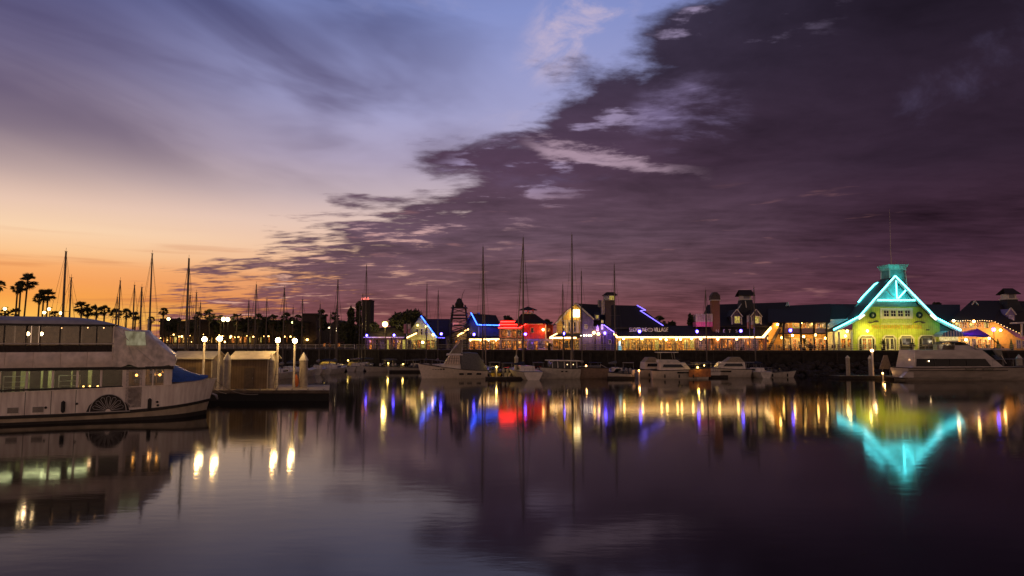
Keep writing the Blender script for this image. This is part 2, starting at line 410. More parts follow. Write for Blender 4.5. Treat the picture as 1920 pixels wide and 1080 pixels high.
# promenade railing
RAILM = mat('painted_railing', (.33, .28, .24), .6, .2)
def railing(xa, xb, label, pitch=2.2, white=False):
    r = thing('railing', label, 'railing', ((xa + xb) / 2, shore_y((xa + xb) / 2), DECK), group='promenade railings')
    xs = [xa] + [x for x, _ in SHORE if xa < x < xb] + [xb]
    m = white2 if white else RAILM
    for h in (1.02, .7, .38):
        t = MB()
        for a, b in zip(xs, xs[1:]): t.bar((a, shore_y(a), DECK + h), (b, shore_y(b), DECK + h), .07, .09 if h > 1 else .06)
        part('top_rail' if h > 1 else 'lower_rail', t, m, r)
    n = max(1, int((xb - xa) / pitch))
    for i in range(n + 1):
        x = xa + (xb - xa) * i / n
        part('post', MB().box(x - .06, x + .06, shore_y(x) - .06, shore_y(x) + .06, DECK, DECK + 1.1), m, r)
railing(-110, -36.5, 'pale two bar railing along the far promenade behind the lit dock lamps', 2.6, True)
railing(-36, 9, 'railing before the blue gabled house and the red pavilion', 2.2)
railing(9.5, 48, 'dark railing below the long white eave light', 2.2)
railing(48.5, 97, 'railing in front of the green theatre and the orange veranda', 2.2)
# ================================================================ two deck ferry at the left
FS = Vector((-35.4, 47.2, 0)); FRZ = R(25)
hullw = mat('ferry_hull_paint', (.88, .73, .64), .38, .22, 1.3, 0, .15, .5, (3, 3, .45))
beige = mat('ferry_boot_paint', (.42, .34, .24), .5, .25, 1.5)
frc = mat('ferry_roof_canvas', (.36, .34, .37), .85, .15, 2, 0, .4)
fdark = mat('ferry_dark_trim', (.02, .015, .013), .6, .3)
panewin = glass('clear_window', (.80, .80, .78), .35)
vinyl = glass('clear_vinyl', (.62, .58, .52), .42)
def build_ferry():
    t = thing('ferry', 'white two deck ferry with grey canopy and fan shaped paddle box on its side', 'ferry', FS, FRZ, local=True)
    BW = 5.6; half = BW / 2
    def hb(x, z):                                   # half breadth
        xe = 13.95 - max(0, 2.8 - z) * .26
        if x <= 9: return half - max(0, .5 - z) * .1
        q = min(1, (x - 9) / (xe - 9)); return max(.02, half * (1 - q ** 2.9))
    def railz(x): return 2.2 if x < 0 else 2.2 + .027 * x if x < 10 else 2.47 + .34 * ((x - 10) / 3.95) ** 1.3
    def rubz(x): return .56 if x < 4 else .56 + .62 * ((x - 4) / 9.95) ** 2
    xs = [-11, -8, -4, 0, 2, 4, 6, 8, 9, 10, 11, 11.8, 12.5, 13, 13.35, 13.6]
    def strip(zlo, zhi, out=0.0, m=None, name='hull', inner=False):
        mb = MB(True)
        for sgn in (-1, 1):
            ring = []
            for x in xs:
                row = []
                for k in range(4):
                    z = zlo(x) + (zhi(x) - zlo(x)) * k / 3
                    xx = x if x < 13.6 else 13.95 - max(0, 2.8 - z) * .26
                    row.append((xx + (out if x >= 13.6 else 0), half + sgn * (hb(xx, z) + out), z))
                ring.append(row)
            mb.loft(ring)
            if out:                                  # close the top of a proud band
                mb.loft([[r[-1], (r[-1][0], r[-1][1] - sgn * (out + .02), r[-1][2])] for r in ring])
                mb.loft([[r[0], (r[0][0], r[0][1] - sgn * (out + .02), r[0][2])] for r in ring])
        return part(name, mb, m, t)
    strip(lambda x: rubz(x), railz, 0, hullw, 'hull')
    strip(lambda x: -.6, lambda x: .2 + (rubz(x) - .56) * .3, .0, fdark, 'boot_stripe')
    strip(lambda x: .2 + (rubz(x) - .56) * .3, lambda x: rubz(x), .0, beige, 'lower_hull')
    strip(lambda x: rubz(x) - .1, lambda x: rubz(x) + .12, .07, fdark, 'rub_rail')
    cap = strip(lambda x: railz(x), lambda x: railz(x) + .07, .05, hullw, 'gunwale')
    part('transom', MB().box(-11.05, -11, 0, BW, -.6, 2.3), hullw, t)
    part('main_deck', MB().prism([(-11, .1, 1.0), (8, .1, 1.0), (10.5, .5, 1.0), (12.6, 2.0, 1.0), (12.6, BW - 2.0, 1.0), (10.5, BW - .5, 1.0), (8, BW - .1, 1.0), (-11, BW - .1, 1.0)], (0, 0, .06)), mat('ferry_deck', (.18, .13, .1), .7), t)
    # bow stem light and anchor
    a = MB(True); a.tube([(13.4, 2.8, 1.75), (14.05, 2.8, 1.45), (14.1, 2.45, 1.2), (14.1, 3.1, 1.2)], .07); a.tube([(14.1, 2.45, 1.2), (13.95, 2.35, 1.45)], .06); part('anchor', a, steel, t)
    part('stem_bar', MB().bar((13.0, 2.8, -.1), (13.98, 2.8, 2.82), .1, .14), beige, t)
    # lower cabin: posts, sills, panes
    zs, zt = 2.2, 3.72
    bays = [-10.4, -8.9, -7.4, -5.9, -4.4, -2.9, -1.37, .17, 1.73, 3.26, 4.74, 6.21, 7.62]
    for y0 in (0.06, BW - .26):
        for x in bays:
            part('window_post', MB().box(x - .07, x + .07, y0, y0 + .2, railz(x), zt), hullw, t)
        part('window_sill', MB().prism([(-11, y0 - .02, 2.22), (7.6, y0 - .02, 2.42), (7.6, y0 + .22, 2.42), (-11, y0 + .22, 2.22)], (0, 0, .12)), fdark, t)
        for i in range(len(bays) - 1):
            p = part('window_pane', MB().box(bays[i] + .07, bays[i + 1] - .07, y0 + .1, y0 + .115, 2.3, zt), panewin, t)
    # forward cabin with door
    for y0, s in ((.05, 1), (BW - .19, -1)):
        [part('cabin_wall', MB().box(xa, xb, y0 + dy, y0 + .14 + dy, 2.4, zt), hullw, t) for xa, xb, dy in ((7.62, 7.8, 0), (8.85, 9.05, 0), (10.25, 10.8, .1))]
        d = part('door', MB().box(7.8, 8.85, y0 - .05, y0 + .05, .95, 2.42).box(7.8, 7.98, y0 - .05, y0 + .05, 2.42, 3.7).box(8.68, 8.85, y0 - .05, y0 + .05, 2.42, 3.7).box(7.98, 8.68, y0 - .05, y0 + .05, 3.6, 3.7), mat('door_paint', (.56, .47, .42), .5, .35, 9, 0, .5), t)
        part('door_pane', MB().box(7.98, 8.68, y0, y0 + .02, 2.42, 3.6), panewin, d)
        part('handle', MB().box(8.7, 8.76, y0 - .1, y0 - .052, 1.9, 2.1), steel, d)
        part('window_pane', MB().box(9.05, 10.25, y0 + .06, y0 + .08, 2.42, zt), panewin, t)
        part('window_post', MB().box(9.5, 9.58, y0, y0 + .14, 2.42, zt), hullw, t)
    part('cabin_front', MB().box(10.7, 10.82, .35, BW - .35, 2.0, 2.9).box(10.7, 10.82, .35, .7, 2.9, zt).box(10.7, 10.82, 2.5, 3.1, 2.9, zt).box(10.7, 10.82, BW - .7, BW - .35, 2.9, zt), hullw, t)
    part('fascia', MB().box(-11, 10.9, -.06, .1, 3.72, 3.94).box(-11, 10.9, BW - .1, BW + .06, 3.72, 3.94).box(10.8, 10.9, .1, BW - .1, 3.72, 3.94), fdark, t)
    part('upper_deck', MB().box(-11, 10.8, .1, BW - .1, 3.78, 3.92), fdark, t)
    # bulwark panels of the upper deck, cushions of padded cover
    for y0 in (-.04, BW - .08):
        for k in range(11):
            x = -10.9 + k * 1.62
            mb = MB(True)
            rows = []
            for j in range(7):
                f = j / 6; bulge = .24 * math.sin(math.pi * f) ** .6
                rows.append([(x + 1.6 * f, y0 - (bulge if y0 < 0 else -bulge) * (.4 + .6 * math.sin(math.pi * g / 4)), 3.94 + 1.08 * g / 4) for g in range(5)])
            mb.loft(rows); mb.box(x, x + 1.6, y0 + .03, y0 + .09, 3.94, 5.03)
            part('bulwark_panel', mb, mat('bulwark_cover', (.80, .67, .59), .6, .2, 2, 0, .3), t)
    for y0 in (.02, BW - .1):
        part('rail', MB().box(-11, 6.9, y0, y0 + .08, 5.58, 5.67), steel, t)
        part('rail_cover', MB().box(-11, 6.9, y0 + .1, y0 + .13, 5.03, 5.5), mat('bench_back', (.03, .02, .017), .8, .5, 6), t)
    # upper clear curtains between slim posts
    up = [-10.6, -8.7, -6.8, -4.9, -3.0, -1.3, .3, 1.55, 2.35, 3.55, 4.75, 5.8, 6.85]
    for y0 in (.06, BW - .14):
        for i, x in enumerate(up):
            part('canopy_post', MB().box(x - .04, x + .04, y0, y0 + .08, 5.03, 7.0), fdark if i < len(up) - 1 else hullw, t)
        for i in range(len(up) - 1):
            mb = MB(True); rows = []
            for j in range(9):
                f = j / 8; w = .03 * math.sin(f * 9 + i) + .02 * math.sin(f * 23 + i * 2)
                rows.append([(up[i] + .04 + (up[i + 1] - up[i] - .08) * f, y0 + .04 + w, 5.55 + 1.42 * g / 3) for g in range(4)])
            mb.loft(rows); part('clear_curtain', mb, vinyl if i % 3 == 1 or i > 9 else glass('hazy_vinyl', (.6, .56, .5), .4, .3 if i % 3 else .18), t)
    # canopy roof: arched canvas, rounded nose
    mb = MB(True); rows = []
    for x in [-11, -7, -3, 0, 2, 3.5, 4.5, 5.4, 6.2, 6.75, 7.05]:
        q = max(0, (x - 3.3) / 3.75); top = 7.62 - .62 * q ** 2.2
        rows.append([(x, half + (half + .12) * math.cos(th), 6.98 + (top - 6.98) * (math.sin(th) ** .75)) for th in (math.pi * k / 10 for k in range(11))])
    mb.loft(rows); mb.add([rows[-1][k] for k in range(11)], [tuple(range(11))]); part('canopy', mb, frc, t)
    part('canopy_edge', MB().box(-11, 6.9, -.13, -.05, 6.88, 7.02).box(-11, 6.9, BW + .05, BW + .13, 6.88, 7.02), fdark, t)
    # clear weather cover over the forward end of the upper deck
    frontc = mat('weather_cover', (.68, .57, .5), .4, .35, 2.2, 0, 1.0, .6)
    mb = MB(True); rows = []
    for x, top, lo in ((6.88, 6.92, 3.98), (7.4, 6.75, 3.97), (7.9, 6.62, 3.97), (8.5, 6.58, 3.97), (9.1, 6.5, 3.97), (9.5, 6.0, 3.97), (10.1, 5.55, 3.97), (10.6, 5.1, 3.97), (10.95, 4.75, 4.0), (11.0, 4.5, 4.1)):
        r_ = []
        for k in range(15):
            f = k / 14; w = 1 - max(0, x - 9) * .06
            yy = half + (half + .1) * w * math.cos(math.pi * (1 - f)); c = math.sin(math.pi * f)
            zz = lo + (top - lo) * min(1, c * 1.9) ** .8
            r_.append((x + .05 * math.sin(f * 19 + x), yy + .09 * math.sin(x * 5 + f * 31) + .04 * math.sin(x * 13 - f * 47), zz + .11 * math.sin(x * 7.3 + f * 13) + .05 * math.sin(x * 17 + f * 29)))
        rows.append(r_)
    mb.loft(rows); mb.add(rows[-1], [tuple(range(15))]); part('weather_cover', mb, frontc, t)
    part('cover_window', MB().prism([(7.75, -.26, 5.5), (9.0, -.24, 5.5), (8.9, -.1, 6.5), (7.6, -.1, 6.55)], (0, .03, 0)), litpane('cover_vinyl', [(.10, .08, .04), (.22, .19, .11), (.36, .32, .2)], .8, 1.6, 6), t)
    for a, b in (((6.95, -.16, 6.85), (9.6, -.12, 4.2)), ((7.5, -.16, 6.65), (8.4, -.16, 4.05))):
        part('cover_seam', MB().tube([a, ((a[0] + b[0]) / 2, -.2, (a[2] + b[2]) / 2 - .12), b], .025), white2, t)
    # blue tarpaulin over the bow
    mb = MB(True); rows = []
    for j in range(9):
        f = j / 8; x = 10.8 + 2.55 * f; z = 4.05 - .98 * f - .16 * math.sin(math.pi * f); w = 2.3 * (1 - f) ** .8 + .35
        rows.append([(x, half + w * g / 4, z - abs(g / 4) ** 1.6 * (1.15 * (1 - f) + .12) + .03 * math.sin(g * 2.1 + j)) for g in range(-4, 5)])
    mb.loft(rows); part('tarpaulin', mb, mat('blue_tarpaulin', (.012, .045, .19), .5, .35, 4, 0, .8), t)
    # paddle box fan
    c = Vector((6.75, -.05, .74))
    fan = part('paddle_box', MB().prism([c + Vector((1.12 * math.cos(a), 0, 1.2 * math.sin(a))) for a in (math.pi * k / 20 for k in range(21))] , (0, .06, 0)).prism([c + Vector((-1.36, .01, 0)), c + Vector((-.9, .01, 0)), c + Vector((-.9, .01, .75)), c + Vector((-1.2, .01, .45))], (0, .045, 0)).prism([c + Vector((1.36, .01, 0)), c + Vector((.9, .01, 0)), c + Vector((.9, .01, .75)), c + Vector((1.2, .01, .45))], (0, .045, 0)), fdark, t)
    for k in range(7):
        a = R(18 + 24 * k)
        d = Vector((math.cos(a), 0, math.sin(a) * 1.05)); nrm = Vector((-d.z, 0, d.x)); o = c + Vector((0, -.03, .02))
        part('fan_blade', MB().tube([o + d * .2, o + d * .7 + nrm * .1, o + d * .93 + nrm * .12, o + d * 1.02, o + d * .93 - nrm * .12, o + d * .7 - nrm * .1, o + d * .2], .014, 5), white2, fan)
    part('fan_rim', MB().tube([c + Vector((1.15 * math.cos(a), -.02, 1.23 * math.sin(a))) for a in (math.pi * k / 20 for k in range(21))], .03, 5).bar(c + Vector((-1.4, -.02, -.02)), c + Vector((1.4, -.02, -.02)), .05), white2, fan)
    part('fan_hub', MB().prism([c + Vector((.17 * math.cos(a), -.04, .18 * math.sin(a))) for a in (math.pi * k / 10 for k in range(11))], (0, .035, 0)), hullw, fan)
    for x in (-3.2, .75, 2.2):
        v = part('vent', MB().box(x - .03, x + .65, -.02, .02, .83, 1.24), white2, t)
        for k in range(5): part('louvre', MB().bar((x, -.035, .88 + k * .075), (x + .62, -.035, .88 + k * .075), .02, .035), fdark, v)
    for x in (-5.9, -2.9, 1.72, 3.24, 4.72): part('hull_seam', MB().box(x - .015, x + .015, -.012, .02, .68, railz(x)), fdark, t)
    for x, z in ((4.8, 1.35), (9.9, 1.3), (9.95, 1.05), (2.95, 1.15)): part('hull_fitting', MB().ball((x, -.02, z), .09, 8, 5), fdark, t)
    # saloon: floor furniture seen through the lower windows
    sal = mat('saloon_panelling', (.05, .045, .03), .6, .5, 2)
    part('saloon_wall', MB().box(-10.8, 7.4, BW - .5, BW - .45, 1.06, 3.7), sal, t)
    part('bulkhead', MB().box(7.45, 7.55, .3, BW - .5, 1.06, 3.72), mat('saloon_wood', (.10, .05, .03), .6), t)
    rl = mat('saloon_rail', (.6, .62, .55), .4)
    for x in (-7.4, -4.2, .1, 3.4):
        g = part('gangway_rail', MB().bar((x, 1.6, 3.3), (x + 1.3, 1.6, 3.3), .06).bar((x, 1.6, 2.9), (x + 1.3, 1.6, 2.9), .05).bar((x, 1.6, 2.55), (x + 1.3, 1.6, 2.55), .05).bar((x, 1.6, 1.06), (x, 1.6, 3.33), .07).bar((x + 1.3, 1.6, 1.06), (x + 1.3, 1.6, 3.33), .07), rl, t)
    for x, w_ in ((-8.4, .4), (-5.4, .3), (-2.2, .5), (.25, .18), (.75, .55), (2.0, .12), (2.45, .4), (3.9, .1), (5.0, .25)):
        part('doorframe', MB().box(x, x + w_, 3.4, 3.5, 1.06, 3.66), mat('saloon_green_door', (.56, .56, .30), .5), t)
    tube_l = emit('saloon_tube', (.95, 1.0, .5), 13)
    for k in range(14): part('bench', MB().box(-8 + k * 1.05, -7.6 + k * 1.05, .6, 1.2, 1.06, 1.5).box(-8 + k * 1.05, -7.93 + k * 1.05, .6, 1.2, 1.5, 2.5), mat('bench_wood', (.09, .05, .03), .5), t)
    for x, y in ((-8, 2.4), (-5, 1.6), (-2.2, 2.4), (-.3, 1.5), (1.4, 2.6), (2.6, 1.4), (4.1, 2.6)): part('ceiling_light', MB().box(x, x + 1.2, y, y + .13, 3.70, 3.765), tube_l, t)
    for x in (5.0, 5.4, 5.9): part('table_lamp', MB().ball((x, 1.2, 2.5), .06, 6, 4), emit('table_candle', (1, .45, .1), 12), t)
    for x in (8.3, 9.9): part('wheelhouse_light', MB().ball((x, 2.6, 3.2), .09, 8, 5), emit('wheelhouse_bulb', (1, .38, .06), 14), t)
    # upper saloon
    for x in (1.55, 2.35): part('ceiling_lamp', MB(True).ball((x, .55, 6.32), .13, 10, 7), emit('upper_lamp', (1, .72, .38), 25), t)
    for x in (-8, -4, -.5, 3.6, 5.2, 6.2): part('string_bulb', MB().ball((x, .25, 6.8 - .1 * (x % 1)), .04, 6, 4), emit('string_bulb_glow', (1, .5, .2), 8), t)
    part('upper_bulkhead', MB().box(6.78, 6.84, .3, BW - .3, 3.94, 6.95).box(-10.8, 6.7, BW - .6, BW - .5, 3.94, 6.9), mat('upper_wood', (.16, .10, .06), .6, .4), t)
    part('banner_pole', MB().tube([(8.9, 3.4, 6.5), (8.9, 3.4, 7.6)], .05), steel, t)
    for p, e, c in (((3.4, 3.2, 2.0), 12, (.85, 1, .5)), ((5.5, 2, 3.2), 6, (1, .6, .3)), ((9.4, 2.6, 3.0), 14, (1, .4, .1)), ((1.8, 1.0, 6.2), 45, (1, .7, .4)), ((-5, 1.6, 6.2), 40, (1, .7, .4)), ((8.4, 1.2, 5.4), 45, (1, .8, .5))):
        l = lamp(p, e, c, .12, None); l.parent = t
    return t
FERRY = build_ferry()
ln = MB(); 
for a_, b_, sag in (((13.6, 3.2, 2.9), (17.5, 6.5, 1.2), .5), ((13.0, 4.2, 2.85), (15.0, 8.5, 1.2), .3)):
    ln.tube([Vector(a_).lerp(Vector(b_), k / 8) + Vector((0, 0, -sag * math.sin(math.pi * k / 8))) for k in range(9)], .03, 4)
    part('mooring_line', ln, mat('mooring_rope', (.3, .25, .18), .9), FERRY); ln = MB()
for x in (-6, -1.0, 4.0, 9.4): part('fender', MB(True).lathe((x, -.16 if x < 8 else -.05, 0), [(.03, .75), (.13, .85), (.13, 1.5), (.03, 1.6)], 9), black, FERRY)
# ================================================================ dock, sheds, pilings, lamps
DZ = 1.06
dk = thing('floating_dock', 'long low black sided floating dock beside the ferry bow', 'dock', (-25, 70, 0))
x0 = PX(350, 730, 68).x; x1 = PX(617, 730, 68).x; x1b = x1 * 77 / 68
part('float', MB().prism([(x0, 68, -.5), (x1, 68, -.5), (x1b, 77, -.5), (x0, 77, -.5)], (0, 0, DZ + .38)), mat('dock_float', (.012, .010, .009), .7, .3), dk)
part('decking', MB().prism([(x0, 67.93, DZ - .119), (x1 + .05, 67.93, DZ - .119), (x1b + .05, 77.05, DZ - .119), (x0, 77.05, DZ - .119)], (0, 0, .119)), boards('dock_planks', (.22, .17, .12), .18, 'X', .7), dk)
part('fender_strip', MB().box(x0, x1 + .08, 67.86, 67.925, DZ - .3, DZ - .02), mat('fender_timber', (.14, .10, .07), .7, .4), dk)
for k in range(9):
    x = x0 + (x1 - x0) * (k + .6) / 9
    part('cleat', MB().bar((x - .15, 68.3, DZ + .1), (x + .15, 68.3, DZ + .1), .05).box(x - .05, x + .05, 68.27, 68.33, DZ, DZ + .1), steel, dk)
shedwall = boards('shed_boards', (.20, .135, .075), .28, 'X', .75)
shedroof = mat('shed_roof_sheet', (.52, .45, .33), .6, .15, 2, 0, .3)
def shed(xa, xb, yf_top, y_ridge, ybot, Y, label):
    t = thing('dock_shed', label, 'shed', PX((xa + xb) / 2, ybot, Y), group='dock sheds')
    a = PX(xa, yf_top, Y); b = PX(xb, yf_top, Y); zb = DZ; zr = PX(xa, y_ridge, Y + 1.6).z
    D = 3.2; r = .22
    part('front_wall', MB().box(a.x, b.x, Y, Y + .08, zb, a.z), shedwall, t)
    part('back_wall', MB().box(a.x, b.x, Y + D - .08, Y + D, zb, a.z), shedwall, t)
    for x in (a.x, b.x - .08):
        part('end_wall', MB().prism([(x, Y + .083, zb), (x, Y + D - .083, zb), (x, Y + D - .083, a.z), (x, Y + D / 2, zr - .05), (x, Y + .083, a.z)], (.08, 0, 0)), mat('shed_end', (.45, .38, .27), .7, .2), t)
    rf = MB().slab([Vector((a.x - r, Y - .3, a.z + .02)), Vector((b.x + r, Y - .3, a.z + .02)), Vector((b.x + r, Y + D / 2, zr + .1)), Vector((a.x - r, Y + D / 2, zr + .1))], .1)
    rf.slab([Vector((a.x - r, Y + D / 2, zr + .1)), Vector((b.x + r, Y + D / 2, zr + .1)), Vector((b.x + r, Y + D + .3, a.z + .02)), Vector((a.x - r, Y + D + .3, a.z + .02))], .1)
    part('roof', rf, shedroof, t)
    part('corner_post', MB().box(b.x - .06, b.x + .06, Y - .06, Y - .002, zb, a.z - .02).box(a.x - .06, a.x + .06, Y - .06, Y - .002, zb, a.z - .02), shedroof, t)
    dx = (a.x + b.x) / 2
    d = part('door', MB().box(dx - .5, dx + .5, Y - .05, Y - .003, zb + .03, zb + 2.1), mat('shed_door', (.12, .085, .06), .7), t)
    part('handle', MB().box(dx + .36, dx + .42, Y - .1, Y - .052, zb + 1.0, zb + 1.15), steel, d)
shed(322, 398, 672, 660, 712, 72, 'brown boarded shed with pale roof half hidden behind the ferry bow')
shed(433, 503, 673, 660, 730, 70, 'brown boarded shed with pale roof between two capped pilings on the dock')
def piling(px, ytop, ycap, yb, w, Y, label, zlow=-1.5):
    p = PX(px, ytop, Y); r = w / FPX * Y / 2; zc = PX(px, ycap, Y).z
    t = thing('piling', label, 'piling', (p.x, Y, 0), group='capped pilings')
    part('shaft', MB(True).lathe((p.x, Y, 0), [(r, zlow), (r, zc)], 14), pilem, t)
    part('cap', MB(True).lathe((p.x, Y, 0), [(r * 1.12, zc - .05), (r * 1.12, zc + .03), (.02, p.z)], 14), mat('piling_cap', (.62, .58, .5), .6, .15), t)
piling(427, 660, 674, 730, 13, 68.6, 'thick pale piling with pointed cap left of the nearer dock shed')
piling(509.5, 662, 675, 728, 11, 70.4, 'pale piling with pointed cap touching the right end of the dock shed')
piling(570, 660, 675, 715, 15, 73, 'thick pale piling with pointed cap right of the four dock lamps')
piling(1589, 666, 671, 700, 7, 112, 'slender capped piling on the floating pier before the orange veranda')
piling(1631, 666, 672, 700, 7, 112.5, 'capped piling close beside the small warm pier light')
piling(1910, 664, 672, 700, 10, 116, 'white capped piling behind the bow of the big white yacht')
piling(1170 - 202, 665, 671, 700, 7, 112, 'white capped piling between the cabin cruiser and the wide sterned sailboat')
bulb = emit('dock_globe', (1, .74, .34), 34)
def dock_lamp(px, ylamp, Y, label, base=DZ, r=.25):
    p = PX(px, ylamp, Y)
    t = thing('dock_lamp', label, 'lamp post', (p.x, Y, base), group='globe lamps on the dock')
    part('post', MB(True).lathe((p.x, Y, 0), [(.16, base), (.16, base + .25), (.12, base + .3), (.11, p.z - r)], 10), mat('lamp_post_paint', (.5, .45, .38), .6), t)
    part('collar', MB(True).lathe((p.x, Y, 0), [(.17, p.z - r - .06), (.17, p.z - r + .03)], 10), steel, t)
    part('globe', MB(True).ball((p.x, Y, p.z), r, 12, 8), bulb, t)
    lamp((p.x, Y - .7, p.z + .3), 230, (1, .58, .19), .15, None)
dock_lamp(383.5, 636, 70.5, 'glowing globe lamp on white post above the ferry bow, leftmost of the dock')
dock_lamp(412, 635, 69.3, 'glowing globe lamp on white post just left of the thick capped piling')
dock_lamp(521, 638, 71, 'glowing globe lamp on white post right of the dock shed')
dock_lamp(553, 639, 72, 'glowing globe lamp on white post above the orange buoy')
b = PX(554, 728, 72.5)
t = thing('buoy', 'orange pointed buoy standing on the dock beside a lamp post', 'buoy', (b.x, 72.6, DZ))
part('body', MB(True).lathe((b.x, 72.6, DZ), [(.02, 0), (.24, .08), (.30, .45), (.26, .85), (.13, 1.2), (.03, 1.35)], 12), mat('orange_plastic', (.62, .16, .03), .45, .15), t)
part('eye', MB(True).ring((b.x, 72.6, DZ + 1.4), .08, .025), black, t)
gw = thing('gangway', 'thin metal ladder gangway propped between the dock shed and a lamp post', 'gangway', (PX(513, 728, 69.6).x, 69.6, DZ))
q = PX(513, 728, 69.6)
for s in (0, .45): part('side_rail', MB().bar((q.x + s, 69.4, DZ), (q.x + s + .3, 69.4, DZ + 2.1), .06), steel, gw)
part('rung', MB().bar((q.x + .1, 69.4, DZ + .5), (q.x + .5, 69.4, DZ + .5), .04).bar((q.x + .18, 69.4, DZ + 1.0), (q.x + .58, 69.4, DZ + 1.0), .04).bar((q.x + .25, 69.4, DZ + 1.5), (q.x + .65, 69.4, DZ + 1.5), .04), steel, gw)
# right hand pier
rp = thing('floating_pier', 'low dark floating pier under the theatre seawall', 'dock', (56, 112, 0))
part('float', MB().box(PX(1568, 705, 112).x, PX(1700, 705, 112).x, 111, 114.5, -.4, .38), darkwood, rp)
part('decking', MB().box(PX(1568, 705, 112).x - .05, PX(1700, 705, 112).x, 110.95, 114.55, .38, .46), timber, rp)
p = PX(1635, 657.5, 112)
t = thing('pier_lamp', 'slim white pier post with one small warm light before the theatre', 'lamp post', (p.x, 112, .46))
part('post', MB(True).tube([(p.x, 112, .46), (p.x, 112, p.z - .15)], .17, 8), white, t)
part('globe', MB(True).ball((p.x, 112, p.z), .26, 10, 7), emit('pier_glow', (1, .55, .22), 10), t)
lamp((p.x, 111.4, p.z + .2), 30, (1, .6, .3), .15, None)
a = PX(1661, 665, 113)
t = thing('tower_marker', 'grey pyramid shaped marker standing on the pier left of the big yacht', 'marker', (a.x, 113.4, .46))
part('panel', MB().prism([PX(1649, 692, 113), PX(1672, 692, 113), PX(1664, 666, 113), PX(1658, 666, 113)], (0, .25, 0)), mat('marker_board', (.22, .17, .14), .7), t)
for s in (-1.2, 1.2): part('leg', MB().box(a.x + s * .5 - .06, a.x + s * .5 + .06, 113.05, 113.17, .46, 1.6), steel, t)
# ================================================================ boats
def hull_mb(L, B, fb, fs, draft=.5, flare=.12, transom=.85, x0=0, fine=.55, rake=.1):
    """hull from stern (x=x0) to bow; returns the shell and the deck outline"""
    mb = MB(True); rows = []; outline = []
    n = 13
    for i in range(n):
        f = i / (n - 1); x = x0 + L * f
        w = B / 2 * (transom + (1 - transom) * min(1, f / .35)) * (1 - max(0, (f - fine) / (1 - fine)) ** 2.1)
        w = max(w, .02); z = fs + (fb - fs) * f ** 1.7
        xr = rake * L * max(0, f - .6) / .4
        row = []
        for g in range(-5, 6):
            a = abs(g) / 5; zz = -draft + (z + draft) * a ** 1.25
            ww = w * (a ** .55) * (1 - flare * (1 - a) * f)
            row.append((x + xr * (zz / max(z, .1) if zz > 0 else 0), ww * (1 if g > 0 else -1) if g else 0, zz))
        rows.append(row); outline.append((row[-1], row[0]))
    mb.loft(rows); mb.add(rows[0], [tuple(range(11))])
    return mb, outline
def deck_mb(outline, dz=-.06):
    mb = MB()
    mb.loft([[Vector(a) * 1 + Vector((0, -.03, dz)), Vector(b) + Vector((0, .03, dz))] for a, b in outline]); return mb
def gunwale(outline, r=.05):
    return MB().tube([a for a, b in outline], r, 5).tube([b for a, b in outline], r, 5).tube([outline[0][0], outline[0][1]], r, 5)
def cabin(mb, x0, x1, w0, w1, z0, z1, rake0=0.1, rake1=.5):
    t = .86
    return mb.loft([[(x0, -w0, z0), (x1, -w1, z0), (x1, w1, z0), (x0, w0, z0)], [(x0 + rake0, -w0 * t, z1), (x1 - rake1, -w1 * t, z1), (x1 - rake1, w1 * t, z1), (x0 + rake0, w0 * t, z1)]], True, True)
